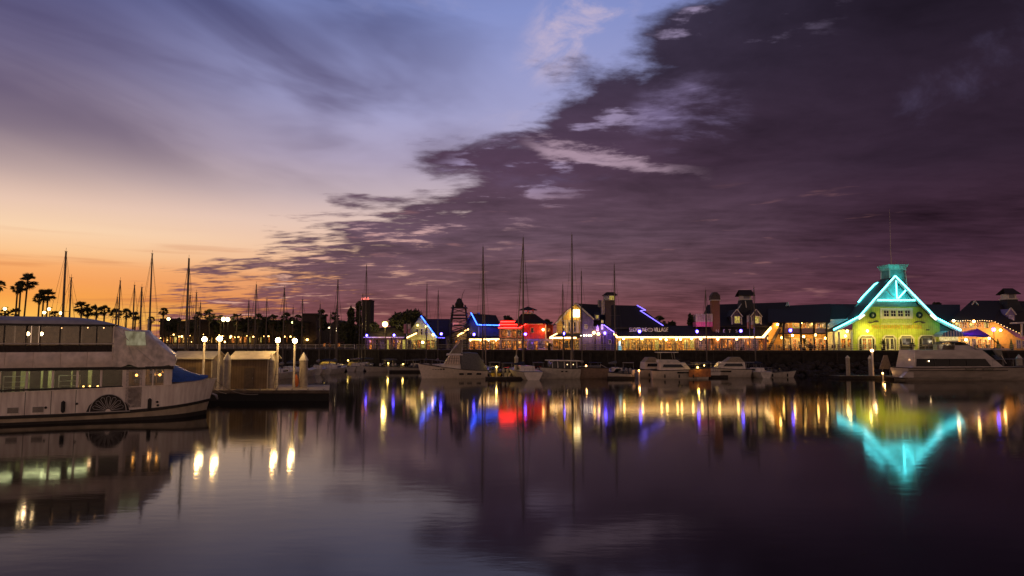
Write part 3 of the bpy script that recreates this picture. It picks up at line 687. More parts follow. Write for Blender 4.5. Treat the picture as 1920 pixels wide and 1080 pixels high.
def sailboat(label, px, Y, ymast, rz=90, L=10, B=3.1, hullm=white, boomlen=.38, cover=None, spread=1, lean=0, group='moored sailboats', boomdir=0, thick=.09, stays=2, mizzen=None, z0=1.0, fbk=1.0):
    p = PX(px, 700, Y); top = PX(px, ymast, Y); H = top.z
    a = R(rz); xm = L * .55
    t = thing('sailboat', label, 'sailboat', (p.x - math.cos(a) * xm, Y - math.sin(a) * xm, 0), a, group, local=True)
    h, ol = hull_mb(L, B, 1.35 * fbk, 1.0 * fbk, .5, .1, .72)
    part('hull', h, hullm, t); part('deck', deck_mb(ol), white2, t); part('gunwale', gunwale(ol, .04), darkwood if hullm is white else white2, t)
    c = MB(); cabin(c, L * .3, L * .72, B * .3, B * .2, 1.0 * fbk, 1.6 * fbk); part('cabin', c, white, t)
    for s in (-1, 1): part('porthole', MB().prism([(L * .36, s * B * .3, 1.15 * fbk), (L * .6, s * B * .255, 1.15 * fbk), (L * .6, s * B * .245, 1.38 * fbk), (L * .37, s * B * .285, 1.38 * fbk)], (0, s * .02, 0)), dark, t)
    ln = R(lean)
    mt = Vector((xm + math.sin(ln) * 0, 0, 0)); tip = (xm - .12 * 1, 0, H)
    m = part('mast', MB(True).tube([(xm, 0, 1.0), (xm - .06, 0, H * .55), tip], [thick * 1.25, thick * 1.15, thick * .8], 7), alu, t)
    for k in range(spread):
        zz = 1 + (H - 1) * (.52 if spread == 1 else (.36, .66)[k]); w = .95 - .2 * k
        part('spreader', MB().bar((xm - .07, -w, zz), (xm - .07, w, zz), .06, .05), alu, m)
    part('masthead', MB().bar((xm - .5, 0, H + .03), (xm + .25, 0, H + .03), .05).bar((xm - .12, 0, H), (xm - .12, 0, H + .55), .03), wire, m)
    b0 = (xm - .1, 0, 2.2); b1 = (xm - .1 - L * boomlen, L * boomlen * math.tan(R(boomdir)), 2.35)
    b = part('boom', MB().tube([b0, b1], .08, 6), alu, t)
    if cover: part('sail_cover', MB(True).tube([(b0[0], b0[1], b0[2] + .25), ((b0[0] + b1[0]) / 2, (b0[1] + b1[1]) / 2, 2.42), (b1[0], b1[1], b1[2] + .1)], [.28, .2, .1], 8), cover, b)
    w = MB()
    w.tube([(xm - .1, 0, H), (L * 1.05, 0, 1.4)], .022, 3).tube([(xm - .1, 0, H), (.1, 0, 1.1)], .022, 3)
    for s in (-1, 1): w.tube([(xm - .1, 0, H * .98), (xm - .07, s * .95, 1 + (H - 1) * .52), (xm - .2, s * B * .45, 1.05)], .018, 3)
    part('rigging', w, wire, t)
    if stays == 3: part('furled_jib', MB(True).tube([(xm + .2, 0, H * .96), (L * 1.0, 0, 1.6)], [.05, .12], 6), canvas_t, t)
    if mizzen:
        part('mizzen_mast', MB(True).tube([(.8, 0, 1), (.78, 0, mizzen)], [.09, .06], 6), alu, t)
    r = MB(); r.tube([(.05, -B * .33, 1.75), (.05, B * .33, 1.75)], .025, 4)
    for s in (-1, -.4, .4, 1): r.tube([(.05, s * B * .33, 1.0), (.05, s * B * .33, 1.75)], .02, 4)
    part('stern_rail', r, steel, t)
    return t
def fenders(t, L, B, n, z=.5):
    for k in range(n): part('fender', MB(True).lathe((L * (.2 + .5 * k / max(1, n - 1)), -B / 2 - .08, 0), [(.02, z - .3), (.11, z - .22), (.11, z + .2), (.02, z + .28)], 8), black, t)
# ---- central row, left to right
def place(px, Y): p = PX(px, 700, Y); return (p.x, Y, 0)
# sport fishing boat with covered cockpit, bow to the left
def sportfisher():
    t = thing('fishing_boat', 'white sport fishing boat with tall flybridge and big grey canvas cover', 'boat', place(913, 113.5), R(187), local=True)
    L = 10.6; B = 3.7
    h, ol = hull_mb(L, B, 2.45, 1.25, .6, .45, .9, fine=.4, rake=.07)
    part('hull', h, mat('bright_gelcoat', (.78, .66, .58), .35, .12), t); part('deck', deck_mb(ol), white2, t); part('gunwale', gunwale(ol, .06), darkwood, t)
    c = MB(); cabin(c, 4.4, 8.0, 1.55, 1.0, 1.6, 2.35, 0, .3); part('trunk_cabin', c, white, t)
    c = MB(); cabin(c, 4.5, 7.1, 1.6, 1.35, 2.35, 3.75, 0, .9); part('deckhouse', c, mat('curtained_glass', (.74, .56, .46), .35, .15), t)
    for s in (-1, 1):
        for k in range(6): part('window_bar', MB().bar((4.7 + k * .42, s * (1.62 - k * .03), 2.4), (4.65 + k * .36, s * (1.4 - k * .03), 3.72), .05), darkwood, t)
        for z in (2.85, 3.3): part('window_bar', MB().bar((4.6, s * (1.62 - (z - 2.35) * .16), z), (6.85 - (z - 2.35) * .5, s * (1.41 - (z - 2.35) * .14), z), .05), darkwood, t)
    c = MB(); cabin(c, 4.1, 6.7, 1.6, 1.2, 3.75, 4.05, 0, .1); part('flybridge_deck', c, white, t)
    c = MB(); c.prism([(4.4, -1.3, 4.05), (6.2, -1.2, 4.05), (4.5, -.9, 6.0), (4.1, -.9, 6.1)], (0, 2.4, 0)); part('flybridge_screen', c, mat('bridge_vinyl', (.26, .22, .2), .3, .3), t)
    for s in (-1, 1):
        part('tower_leg', MB().tube([(4.2, s * 1.3, 4.05), (4.1, s * .9, 6.3)], .05, 5).tube([(6.1, s * 1.2, 4.05), (4.6, s * .9, 6.3)], .05, 5), white2, t)
    part('tower_top', MB().box(3.9, 4.8, -1.1, 1.1, 6.3, 6.38), white2, t)
    part('antenna', MB().tube([(4.2, .6, 6.3), (4.0, .7, 8.6)], .025, 4), white2, t)
    c = MB(True); rows = []
    for x, w, z0, z1 in ((-.1, 1.6, 1.25, 1.3), (.6, 1.75, 1.25, 2.6), (1.6, 1.8, 1.3, 4.1), (3.2, 1.8, 1.4, 4.25), (4.35, 1.75, 1.5, 4.2)):
        rows.append([(x, -w, z0), (x, -w * .97, z0 + (z1 - z0) * .5), (x, -w * .8, z1 - .1), (x, 0, z1 + .05), (x, w * .8, z1 - .1), (x, w * .97, z0 + (z1 - z0) * .5), (x, w, z0)])
    c.loft(rows); c.add(rows[-1], [tuple(range(7))]); c.add(rows[0], [tuple(range(7))]); part('canvas_cover', c, canvas_g, t)
    for x in (1.1, 2.6, 3.9): part('hull_port', MB().prism([(x, B / 2 * .99 + .02, .62), (x + .75, B / 2 * .99 + .02, .62), (x + .75, B / 2 * 1.0 + .03, .92), (x, B / 2 * 1.0 + .03, .92)], (0, .03, 0)), dark, t)
    for k in range(5): part('hull_port', MB().prism([(7.0 + k * .42, 1.42 - k * .14, 1.42), (7.3 + k * .42, 1.33 - k * .14, 1.42), (7.3 + k * .42, 1.36 - k * .14, 1.66), (7.0 + k * .42, 1.45 - k * .14, 1.66)], (0, .03, 0)), dark, t)
    r = MB(); r.tube([(6.5, -1.3, 2.7), (9, -.75, 3.05), (11.2, 0, 3.15), (9, .75, 3.05), (6.5, 1.3, 2.7)], .03, 4)
    for x, w, z in ((7.7, 1.0, 2.8), (9, .75, 3.05), (10.3, .4, 3.1)): r.tube([(x, w, z), (x, w, z - .9)], .025, 4).tube([(x, -w, z), (x, -w, z - .9)], .025, 4)
    part('bow_rail', r, steel, t)
    part('bowsprit', MB().box(10.9, 11.9, -.18, .18, 2.36, 2.46), white, t)
sportfisher()
sailboat('sailboat seen stern on with round white transom under the dark conifers', 684, 151, 497, 92, 11, 3.6, white, .3, canvas_b, boomdir=-35, group='sailboats of the far row')
sailboat('wide sterned white sailboat with tall mast left of the red cupola house', 981, 113, 446, 103, 12, 4.4, white, .33, canvas_b, spread=2, thick=.12, stays=3, boomdir=35, fbk=1.3, group='sailboats of the near row')
sailboat('dark sailboat under a tall mast between the blue house and the red pavilion', 905, 127, 463, 86, 12, 3.6, canvas_b, .35, canvas_t, spread=1, thick=.12, stays=3, group='sailboats of the near row')
sailboat('sailboat with the tallest mast crossing the lit gable lamp of the yellow house', 1074, 122, 440, 88, 13, 3.9, white2, .34, canvas_b, spread=2, thick=.12, stays=3, boomdir=30, group='sailboats of the near row')
sailboat('brown hulled ketch with mast just right of the yellow house gable', 1091.5, 123, 508, 85, 11, 3.4, mat('brown_hull', (.20, .13, .10), .5), .3, canvas_t, group='sailboats of the near row')
sailboat('sailboat with shorter mast at the left edge of the yellow gabled house', 1056, 124.5, 534, 95, 9, 3.0, white, .3, canvas_g, group='sailboats of the near row')
sailboat('sailboat with pale mast in front of the dark square chimney tower', 1154, 118, 496.6, 88, 11, 3.3, white, .36, canvas_g, boomdir=22, group='sailboats of the near row')
sailboat('sailboat with short mast in front of the round dark tree', 799, 141, 533, 92, 9, 3.0, white, .3, canvas_b, group='sailboats of the far row')
sailboat('sailboat with thin mast before the dark roof beside the blue neon', 820.5, 139, 545, 88, 9, 3.0, white2, .3, canvas_t, group='sailboats of the far row')
sailboat('small sailboat with thin mast crossing the pink balcony', 1326, 118.5, 545, 92, 8, 2.6, white, .3, canvas_b, spread=0, group='sailboats of the near row')
sailboat('small sailboat with thin mast crossing the right hand dormer window', 1417.5, 117, 540, 92, 8, 2.6, white2, .3, canvas_b, spread=0, group='sailboats of the near row')
def trawler():
    t = thing('cabin_boat', 'white trawler with long flat roofed cabin and dark windows', 'boat', place(1084, 112.5), R(192), local=True)
    L = 6.2; B = 3.3
    h, ol = hull_mb(L, B, 1.85, 1.6, .5, .1, .95, fine=.6, rake=.05); part('hull', h, white2, t); part('deck', deck_mb(ol), white2, t); part('gunwale', gunwale(ol), darkwood, t)
    c = MB(); cabin(c, .5, 5.0, 1.35, 1.05, 1.6, 2.75, 0, .25); part('cabin', c, dark, t)
    for s in (-1, 1):
        for x in (.6, 1.6, 2.7, 3.8, 4.7): part('window_post', MB().bar((x, s * 1.34, 1.7), (x + .02, s * 1.18, 2.78), .12), white2, t)
    part('roof', MB().prism([(0, -1.5, 2.78), (5.2, -1.2, 2.9), (5.6, 0, 2.92), (5.2, 1.2, 2.9), (0, 1.5, 2.78)], (0, 0, .14)), white, t)
    for x, y in ((1.2, 1.25), (2.2, 1.25), (4.5, -1)): part('cabin_lamp', MB().ball((x, y, 2.3), .07, 6, 4), emit('cabin_bulb', (1, .6, .25), 6), t)
    for x in (2.3, 3.0): part('hull_port', MB().prism([(x, 1.6, 1.1), (x + .35, 1.59, 1.1), (x + .35, 1.62, 1.3), (x, 1.63, 1.3)], (0, .03, 0)), dark, t)
    fenders(t, L, B, 2)
trawler()
def open_barge():
    t = thing('workboat', 'plain brown sided workboat moored right of the white trawler', 'boat', place(1140, 112.5), R(180), local=True)
    h, ol = hull_mb(5.3, 2.6, 1.85, 1.7, .5, .02, .98, fine=.75, rake=.02); part('hull', h, mat('brown_topsides', (.26, .18, .14), .55, .2), t); part('deck', deck_mb(ol, -.25), darkwood, t); part('gunwale', gunwale(ol, .07), darkwood, t)
    c = MB(); cabin(c, 1.2, 3.4, .8, .7, 1.5, 2.1, .1, .2); part('cuddy', c, canvas_g, t)
    part('tiller', MB().tube([(.2, 0, 1.7), (1.1, 0, 2.2)], .05, 5), steel, t); fenders(t, 5.3, 2.6, 3, .9)
open_barge()
def outboard(t, x, y, z=.9):
    o = part('outboard_motor', MB(True).lathe((x, y, z), [(.05, -.9), (.09, -.2), (.2, 0), (.24, .3), (.18, .55), (.03, .62)], 8), white2, t)
    part('motor_leg', MB().box(x - .06, x + .06, y - .05, y + .05, z - 1.3, z - .2), black, o)
def runabout(label, px, Y, rz, L=5.5, top=None, B=2.2, hm=white, motors=2):
    t = thing('motorboat', label, 'boat', place(px, Y), R(rz), local=True)
    h, ol = hull_mb(L, B, 1.15, .85, .35, .25, .92, fine=.45); part('hull', h, hm, t); part('deck', deck_mb(ol, -.1), white2, t); part('gunwale', gunwale(ol, .05), black, t)
    part('windscreen', MB().prism([(L * .45, -B * .38, 1.1), (L * .58, -B * .3, 1.1), (L * .5, -B * .3, 1.6), (L * .42, -B * .36, 1.55)], (0, B * .7, 0)), dark, t)
    for k in (.15, .32): part('seat', MB().box(L * k, L * k + .5, -B * .3, B * .3, .8, 1.3), canvas_g, t)
    for s in range(motors): outboard(t, -.15, (s - (motors - 1) / 2) * .7)
    if top:
        for s in (-1, 1): part('top_post', MB().tube([(L * .2, s * B * .38, .9), (L * .25, s * B * .36, 2.3)], .03, 4).tube([(L * .5, s * B * .36, .9), (L * .45, s * B * .36, 2.3)], .03, 4), steel, t)
        part('bimini_top', MB().prism([(L * .12, -B * .42, 2.3), (L * .55, -B * .38, 2.3), (L * .55, B * .38, 2.3), (L * .12, B * .42, 2.3)], (0, 0, .08)), top, t)
    fenders(t, L, B, 2, .4)
runabout('small open motorboat with two pale outboard engines beside the brown workboat', 1186, 110.5, 155, 5.0)
runabout('low skiff with pale bow at the right end of the boat row', 1432, 116, 5, 5.2, None, 2.0, white2, 1)
runabout('small motorboat with blue windscreen cover behind the low skiff', 1396, 118.5, 12, 5.5, canvas_b, 2.2, white)
runabout('grey motorboat left of the sport fishing boat, low in the water', 752, 141, 185, 7, canvas_b, 2.6)
runabout('motorboat under a navy top in the shade left of the fishing boat bow', 792, 138, 175, 7, canvas_g, 2.6, white2)
runabout('dinghy glowing yellow from a dock light between the two near pilings', 930, 114, 100, 4.5, None, 2.0, mat('yellow_inflatable', (.55, .38, .05), .5), 1)
runabout('small white runabout with upright windscreen near the white capped piling', 948, 116, 80, 5.5, canvas_g, 2.2)
def cruiser(label, pxs, Y, rz, L, B, orange=False, fly=True, hp=1.0):
    t = thing('cabin_cruiser', label, 'boat', place(pxs, Y), R(rz), local=True)
    h, ol = hull_mb(L, B, 1.75 * hp, 1.35 * hp, .5, .3, .92, fine=.45, rake=.08)
    part('hull', h, white, t); part('deck', deck_mb(ol), white2, t); part('gunwale', gunwale(ol, .06), darkwood, t)
    z = 1.45 * hp
    c = MB(); cabin(c, L * .12, L * .68, B * .42, B * .3, z, z + 1.15, .1, .9); part('cabin', c, white, t)
    for s in (-1, 1):
        part('side_window', MB().prism([(L * .17, s * B * .418, z + .42), (L * .55, s * B * .345, z + .42), (L * .5, s * B * .33, z + .9), (L * .19, s * B * .39, z + .9)], (0, s * .025, 0)), dark, t)
        part('hull_window', MB().prism([(L * .42, s * (B * .495), z - .55), (L * .62, s * (B * .47), z - .5), (L * .62, s * (B * .48), z - .28), (L * .42, s * (B * .503), z - .28)], (0, s * .03, 0)), dark, t)
    part('windscreen', MB().prism([(L * .66, -B * .26, z + .35), (L * .66, B * .26, z + .35), (L * .6, B * .24, z + 1.0), (L * .6, -B * .24, z + 1.0)], (.03, 0, .01)), dark, t)
    if fly:
        c = MB(); cabin(c, L * .1, L * .5, B * .38, B * .3, z + 1.16, z + 1.6, 0, .5); part('flybridge', c, white2, t)
        part('fly_screen', MB().prism([(L * .48, -B * .26, z + 1.6), (L * .48, B * .26, z + 1.6), (L * .44, B * .22, z + 2.0), (L * .44, -B * .22, z + 2.0)], (.03, 0, 0)), dark, t)
        for s in (-1, 1): part('top_post', MB().tube([(L * .14, s * B * .34, z + 1.6), (L * .14, s * B * .34, z + 2.75)], .04, 5).tube([(L * .4, s * B * .3, z + 1.6), (L * .38, s * B * .3, z + 2.75)], .04, 5), steel, t)
        part('hard_top', MB().prism([(L * .08, -B * .4, z + 2.75), (L * .46, -B * .34, z + 2.75), (L * .46, B * .34, z + 2.75), (L * .08, B * .4, z + 2.75)], (0, 0, .1)), white, t)
    else:
        c = MB(True); cabin(c, L * .14, L * .5, B * .4, B * .3, z + 1.15, z + 1.95, .7, 1.1); part('camper_top', c, canvas_t, t)
    r = MB(); pts = [(L * .55, B * .4, z + .75), (L * .8, B * .3, z + .95), (L * 1.06, 0, z + 1.1), (L * .8, -B * .3, z + .95), (L * .55, -B * .4, z + .75)]
    r.tube(pts, .025, 4)
    for q in pts: r.tube([q, (q[0] - .02, q[1], q[2] - .8)], .022, 4)
    part('bow_rail', r, steel, t)
    if orange:
        part('bow_cover', MB(True).loft([[(L * f + .08 * L * max(0, f - .6) / .4 * 1.0, s * (B / 2 * (1 - max(0, (f - .45) / .55) ** 2.1) + .04), zz) for zz in (.35, .9, 1.35 + .4 * f ** 1.7)] for f in (.62, .7, .8, .9, .97) for s in (-1,)]).loft([[(L * f + .08 * L * max(0, f - .6) / .4, B / 2 * (1 - max(0, (f - .45) / .55) ** 2.1) + .04, zz) for zz in (.35, .9, 1.35 + .4 * f ** 1.7)] for f in (.62, .7, .8, .9, .97)]), mat('orange_hull_paint', (.42, .15, .05), .6, .4, 2), t)
        part('anchor_light', MB().ball((L * .93, -.25, 2.15), .1, 6, 5), emit('anchor_glow', (1, .7, .2), 10), t)
    fenders(t, L, B, 3)
    return t
cruiser('large white cabin cruiser with hard top flybridge and orange bow', 1222, 111.5, -3, 9.0, 3.5, True)
cruiser('white cruiser with pale pointed camper top right of the orange bowed cruiser', 1404, 116.5, 183, 8.6, 3.2, False, False)
cruiser('white flybridge cruiser lying mostly behind the piling left of the orange bow', 1194, 115, 8, 8.0, 3.1, False, False)
# the big yacht at the right
def yacht():
    t = thing('motor_yacht', 'long white motor yacht with dark window band at the right edge', 'yacht', place(1686, 107), R(0), local=True)
    yw = mat('yacht_gelcoat', (.50, .43, .39), .4, .2, .6, 0, 0, .5, (1, 1, 3)); L = 25.0; B = 5.4
    rows = []; n = 14; ol = []
    h, ol = hull_mb(L, B, 2.2, 1.95, .6, .3, .95, fine=.55, rake=.07)
    part('hull', h, yw, t); part('deck', deck_mb(ol, -.1), yw, t); part('gunwale', gunwale(ol, .07), darkwood, t)
    for s in (-1, 1):
        part('rub_strake', MB().box(.05, 15, s * 2.70 - .04, s * 2.70 + .04, 1.55, 1.63), darkwood, t)
        part('boot_stripe', MB().box(.2, 11, s * 2.62 - .05, s * 2.62 + .05, .42, .5), dark, t)
        for x in (8.6, 11.2): part('hull_window', MB().box(x, x + 1.6, s * 2.69 - .04, s * 2.69 + .04, 1.68, 1.9), dark, t)
    c = MB(); cabin(c, .9, 15.2, 2.5, 1.9, 1.93, 4.7, .5, 3.2); part('saloon', c, yw, t)
    for s in (-1, 1):
        part('window_band', MB().prism([(1.25, s * 2.46, 2.2), (13.0, s * 1.98, 2.2), (12.2, s * 1.87, 3.35), (1.45, s * 2.3, 3.35)], (0, s * .035, 0)), mat('yacht_glass', (.004, .004, .005), .25, .2, 2, 0, 0, .25), t)
        for x in (4.2, 6.6, 9.2): part('window_post', MB().bar((x, s * (2.51 - (x - 1.35) * .04), 2.21), (x, s * (2.36 - (x - 1.35) * .037), 3.34), .07), mat('window_rubber', (.03, .028, .028), .5), t)
    c = MB(); cabin(c, 11.4, 16.6, 1.75, 1.5, 4.703, 4.95, 0, .3); part('pilothouse_roof', c, yw, t)
    part('pilothouse_screen', MB().prism([(14.0, -1.7, 3.9), (15.4, -1.5, 3.2), (15.0, -1.45, 4.9), (13.4, -1.6, 4.95)], (0, 3.2, 0)), dark, t)
    part('flybridge_coaming', MB().prism([(7.8, -1.7, 4.7), (11.0, -1.6, 4.7), (10.1, -1.3, 5.4), (8.0, -1.5, 5.4)], (0, .1, 0)).prism([(7.8, 1.6, 4.7), (11.0, 1.5, 4.7), (10.1, 1.2, 5.4), (8.0, 1.4, 5.4)], (0, .1, 0)), yw, t)
    part('flybridge_windscreen', MB().prism([(10.2, -1.3, 4.75), (11.4, -1.2, 4.75), (9.6, -1.0, 5.9), (9.2, -1.0, 5.9)], (0, 2.3, 0)), mat('smoked_screen', (.10, .09, .09), .2), t)
    part('bimini_top', MB(True).loft([[(x, y, z - abs(y) * .08) for y in (-1.4, -.7, 0, .7, 1.4)] for x, z in ((5.4, 5.75), (7, 6.0), (9, 5.95), (10.0, 5.7))]), canvas_g, t)
    for x in (5.6, 8.0): part('top_post', MB().tube([(x, -1.3, 4.7), (x, -1.3, 5.75)], .04, 5).tube([(x, 1.3, 4.7), (x, 1.3, 5.75)], .04, 5), steel, t)
    part('stern_platform', MB().box(-1.1, .05, -2.2, 2.2, .35, .5), timber, t)
    part('stern_stair', MB().prism([(-.9, -2.3, .5), (.9, -2.3, .5), (.9, -2.3, 2.2)], (0, .9, 0)), yw, t)
    r = MB(); pts = [(13, -2.3, 3.2), (18, -1.9, 3.3), (23, -.9, 3.45), (26.6, 0, 3.5)]; r.tube(pts, .03, 4); r.tube([(a, -b, c_) for a, b, c_ in pts], .03, 4)
    for k in range(9):
        f = k / 8; x = 13 + 13 * f; y = 2.3 * (1 - f ** 2.2); r.tube([(x, -y, 2.2), (x, -y, 3.2 + .3 * f)], .025, 4).tube([(x, y, 2.2), (x, y, 3.2 + .3 * f)], .025, 4)
    part('bow_rail', r, steel, t)
    part('windscreen_wiper', MB().tube([(15.6, -1.62, 2.6), (14.9, -1.6, 3.9)], .04, 4), white, t)
    part('cabin_lamp', MB().ball((3.2, -2.5, 3.0), .09, 6, 4), emit('yacht_bulb', (1, .65, .3), 12), t)
    part('stern_lamp', MB().ball((.3, -2.4, 3.2), .16, 6, 4), emit('yacht_stern_glow', (1, .5, .2), 1.2), t)
yacht()
# far small boats with lit covers at the left
lit = emit('lit_cover', (.9, .55, .08), .9)
for i, (px, lab) in enumerate(((604, 'small boat glowing yellow under dock lights just right of the dock'), (626, 'small boat with a yellow lit cover between two lamps'), (648, 'small covered boat lit yellow beside the white transom'))):
    t = thing('small_boat', lab, 'boat', place(px, 149 - i), R(20 + 140 * (i % 2)), local=True, group='small lit boats at the far dock')
    h, ol = hull_mb(4.6, 1.9, 1.2, 1.0, .3, .2, .9); part('hull', h, white2, t); part('gunwale', gunwale(ol, .05), black, t)
    c = MB(True); cabin(c, .4, 3.6, .8, .5, 1.05, 1.75, .3, .9); part('cover', c, mat('yellow_cover', (.6, .45, .15), .7), t)
    part('deck_lamp', MB().ball((.4, -.6, 2.1), .16, 8, 5), emit('deck_glow', (1, .66, .14), 9), t)
    part('lamp_stalk', MB().tube([(.4, -.6, 1.0), (.4, -.6, 2.0)], .03, 4), steel, t)
    q = PX(px, 690, 147 - i); lamp((q.x, 146.2 - i, 2.4), 130, (1, .7, .16))
fd = thing('floating_walkway', 'low dark walkway afloat in front of the small yellow lit boats', 'dock', (PX(610, 695, 143).x, 143, 0))
part('float', MB().box(PX(540, 695, 143).x, PX(690, 695, 143).x, 143, 145, -.3, .42), darkwood, fd)
part('decking', MB().box(PX(540, 695, 143).x, PX(690, 695, 143).x, 142.95, 145.05, .42, .5), timber, fd)
# masts of the boats lying behind the ferry and the dock
rows = [(112.5, 472, 96, 'sailboat whose thick tall mast rises left of all others behind the ferry', .15, 1), (125.5, 521, 100, 'sailboat whose plain mast leans close right of the tallest left mast', .11, 0),
 (214, 557.6, 118, 'sailboat with a stub of mast left of a taller one behind the ferry roof', .09, 0), (218, 526.6, 112, 'sailboat with slim mast above the low palms behind the ferry canopy', .11, 0),
 (245.5, 535, 112, 'sailboat with plain mast third from the left cluster behind the ferry', .11, 0), (259.5, 539, 104, 'sailboat with lantern topped mast beside the ferry weather cover', .13, 0),
 (276.5, 476, 98, 'sailboat with tall mast and one wide spreader behind the ferry weather cover', .11, 1), (346.5, 485, 96, 'sailboat with tall thick mast rising left of the dock lamps', .15, 0),
 (351.5, 554, 108, 'sailboat with short mast right beside the tall one left of the dock lamps', .09, 0), (363.5, 549, 115, 'sailboat with pale mast rising out of the small palm', .09, 0),
 (371.5, 568, 118, 'sailboat with very short mast left of the first dock lamp', .08, 0), (463, 565, 118, 'sailboat with thin mast above the pale roof of the nearer shed', .09, 0),
 (476, 534, 112, 'sailboat with spreader mast above the right end of the nearer shed', .10, 1), (497, 562, 120, 'sailboat with thin mast left of the third dock lamp', .08, 0),
 (529.5, 541, 112, 'sailboat with mast rising between the third and fourth dock lamps', .10, 0), (547, 577, 124, 'sailboat with very thin mast above the fourth dock lamp', .07, 0),
 (564.5, 562, 118, 'sailboat with mast just right of the fourth dock lamp', .09, 0), (597.5, 570, 130, 'sailboat with mast in front of the flat topped dark building', .09, 0),
 (617.5, 586, 138, 'sailboat with short mast left of the mast by the sloping dark roof', .08, 0), (630.5, 525, 132, 'sailboat with tall mast before the sloping dark roof at the far walkway', .12, 0),
 (628, 573, 142, 'sailboat with short mast hugging the tall one by the sloping dark roof', .08, 0), (672.5, 572, 146, 'sailboat with short pale mast before the conifers', .10, 0), (677.5, 552, 147, 'sailboat with dark mast before the conifers beside the hotel tower', .10, 0)]
for i, (px, ym, Y, lab, th, sp) in enumerate(rows):
    sailboat(lab, px, Y, ym, 90 + rnd.uniform(-12, 12), rnd.uniform(8.5, 11), 3.0, rnd.choice([white, white2, white2]), .34, rnd.choice([canvas_b, canvas_g, canvas_t]), sp, thick=th, boomdir=rnd.uniform(-20, 20), group='sailboats behind the ferry and the dock')

runabout('white motorboat tucked between the white transom and the grey motorboat', 716, 146, 60, 6.5, canvas_g, 2.4)
runabout('small motorboat with tan top before the low pavilion lights', 738, 148, 120, 6.0, canvas_t, 2.2, white2)
runabout('motorboat with grey top just left of the fishing boat bow rail', 775, 146, 70, 6.5, canvas_g, 2.4)
runabout('motorboat with tan bimini behind the fishing boat stern', 925, 121, 85, 6.5, canvas_t, 2.3)
runabout('white launch between the wide sterned sailboat and the trawler', 1012, 119, 95, 6.5, canvas_g, 2.3)
runabout('motorboat with navy top behind the brown workboat', 1122, 119, 100, 6.5, canvas_b, 2.4)
runabout('motorboat with tan top right of the small outboard boat', 1178, 118, 80, 6.5, canvas_t, 2.4)
runabout('white motorboat behind the stern of the hard top cruiser', 1212, 120, 60, 6.5, canvas_g, 2.4)
runabout('small boat between the orange bow and the tan topped cruiser', 1322, 119, 110, 5.5, canvas_t, 2.2)
runabout('tan covered boat under the thin mast by the right dormer', 1412, 120.5, 80, 6.0, canvas_t, 2.3)
for px, Y, w in ((715, 143, 60), (770, 136, 80), (955, 108.5, 90), (1165, 109.5, 50), (1335, 114, 60)):
    a = PX(px - w / 2, 700, Y); b = PX(px + w / 2, 700, Y)
    f = thing('finger_dock', 'low dark finger dock between moored boats', 'dock', ((a.x + b.x) / 2, Y, 0), group='finger docks of the marina')
    part('float', MB().box(a.x, b.x, Y, Y + 1.0, -.2, .36), darkwood, f); part('decking', MB().box(a.x - .04, b.x + .04, Y - .04, Y + 1.04, .36, .42), timber, f)

def pedestal(px, py, Y, label, col=(1, .62, .12), s=8, e=40):
    p = PX(px, py, Y)
    t = thing('dock_pedestal', label, 'dock light', (p.x, Y, 0), group='small dock lights among the boats')
    part('post', MB().box(p.x - .09, p.x + .09, Y - .09, Y + .09, -.3, p.z - .13), white2, t)
    part('lamp_head', MB(True).lathe((p.x, Y, p.z), [(.1, -.13), (.14, -.08), (.14, .1), (.04, .16)], 8), emit('pedestal_%d' % int(col[1] * 100), col, s), t)
    if e: lamp((p.x, Y - .5, p.z + .2), e, col, .1, None)
pedestal(728, 681, 140, 'small yellow dock light right of the white transom')
pedestal(756, 683, 139, 'small yellow dock light by the finger dock left of the fishing boat', e=25)
pedestal(931, 688, 112.5, 'yellow dock light glowing over the yellow dinghy', s=12, e=70)
pedestal(905, 681, 118, 'small yellow dock light behind the fishing boat stern', e=25)
pedestal(1052, 684, 117, 'small warm dock light behind the trawler cabin', (1, .5, .15), e=20)
pedestal(1099, 686, 115.5, 'warm dock light behind the brown workboat', (1, .5, .15), e=30)
pedestal(1198, 695, 109.3, 'orange dock light at the left bow of the cruisers', (1, .4, .1), e=45)
pedestal(1308, 689, 110.2, 'bright warm dock light beside the orange bow', (1, .62, .12), e=50)
pedestal(1655, 700, 110.8, 'small warm dock light at the stern of the big yacht', (1, .5, .15), e=40)
# ================================================================ buildings of the waterfront village
STRIP = emit('eave_strip_glow', (1, .56, .17), 6.5)
CYAN = emit('cyan_neon', (.17, 1.6, 1.75), 5.0)
BLUE = emit('blue_neon', (.03, .16, 1.9), 6.0)
VIOL = emit('violet_neon', (.22, .16, 1.5), 1.8)
REDN = emit('red_neon', (1.6, .03, .02), 5.0)
GW = litpane('shop_pane_gold', [(.004, .002, .001), (.10, .04, .006), (1.0, .52, .10)], 1.6, 2.6, 1)
OW = litpane('shop_pane_orange', [(.006, .002, .001), (.16, .035, .004), (1.0, .30, .035)], 1.7, 2.6, 5)
YW = litpane('dormer_pane_yellow', [(.12, .07, .02), (.5, .38, .06), (.9, .7, .2)], .8, 3, 8)
PW = litpane('shop_pane_violet', [(.004, .002, .004), (.03, .01, .05), (.42, .2, .24)], .7, 2.6, 9)
trimw = mat('white_trim', (.56, .50, .42), .6, .1)
WARM = (1, .54, .15); GOLD = (1, .62, .17)
def wpost(t, x, y0, y1, Y, w=.16, m=None, name='post'): 
    a = PX(x, y1, Y); b = PX(x, y0, Y); return part(name, MB().box(a.x - w / 2, a.x + w / 2, Y - w / 2, Y + w / 2, a.z, b.z), m or darkwood, t)
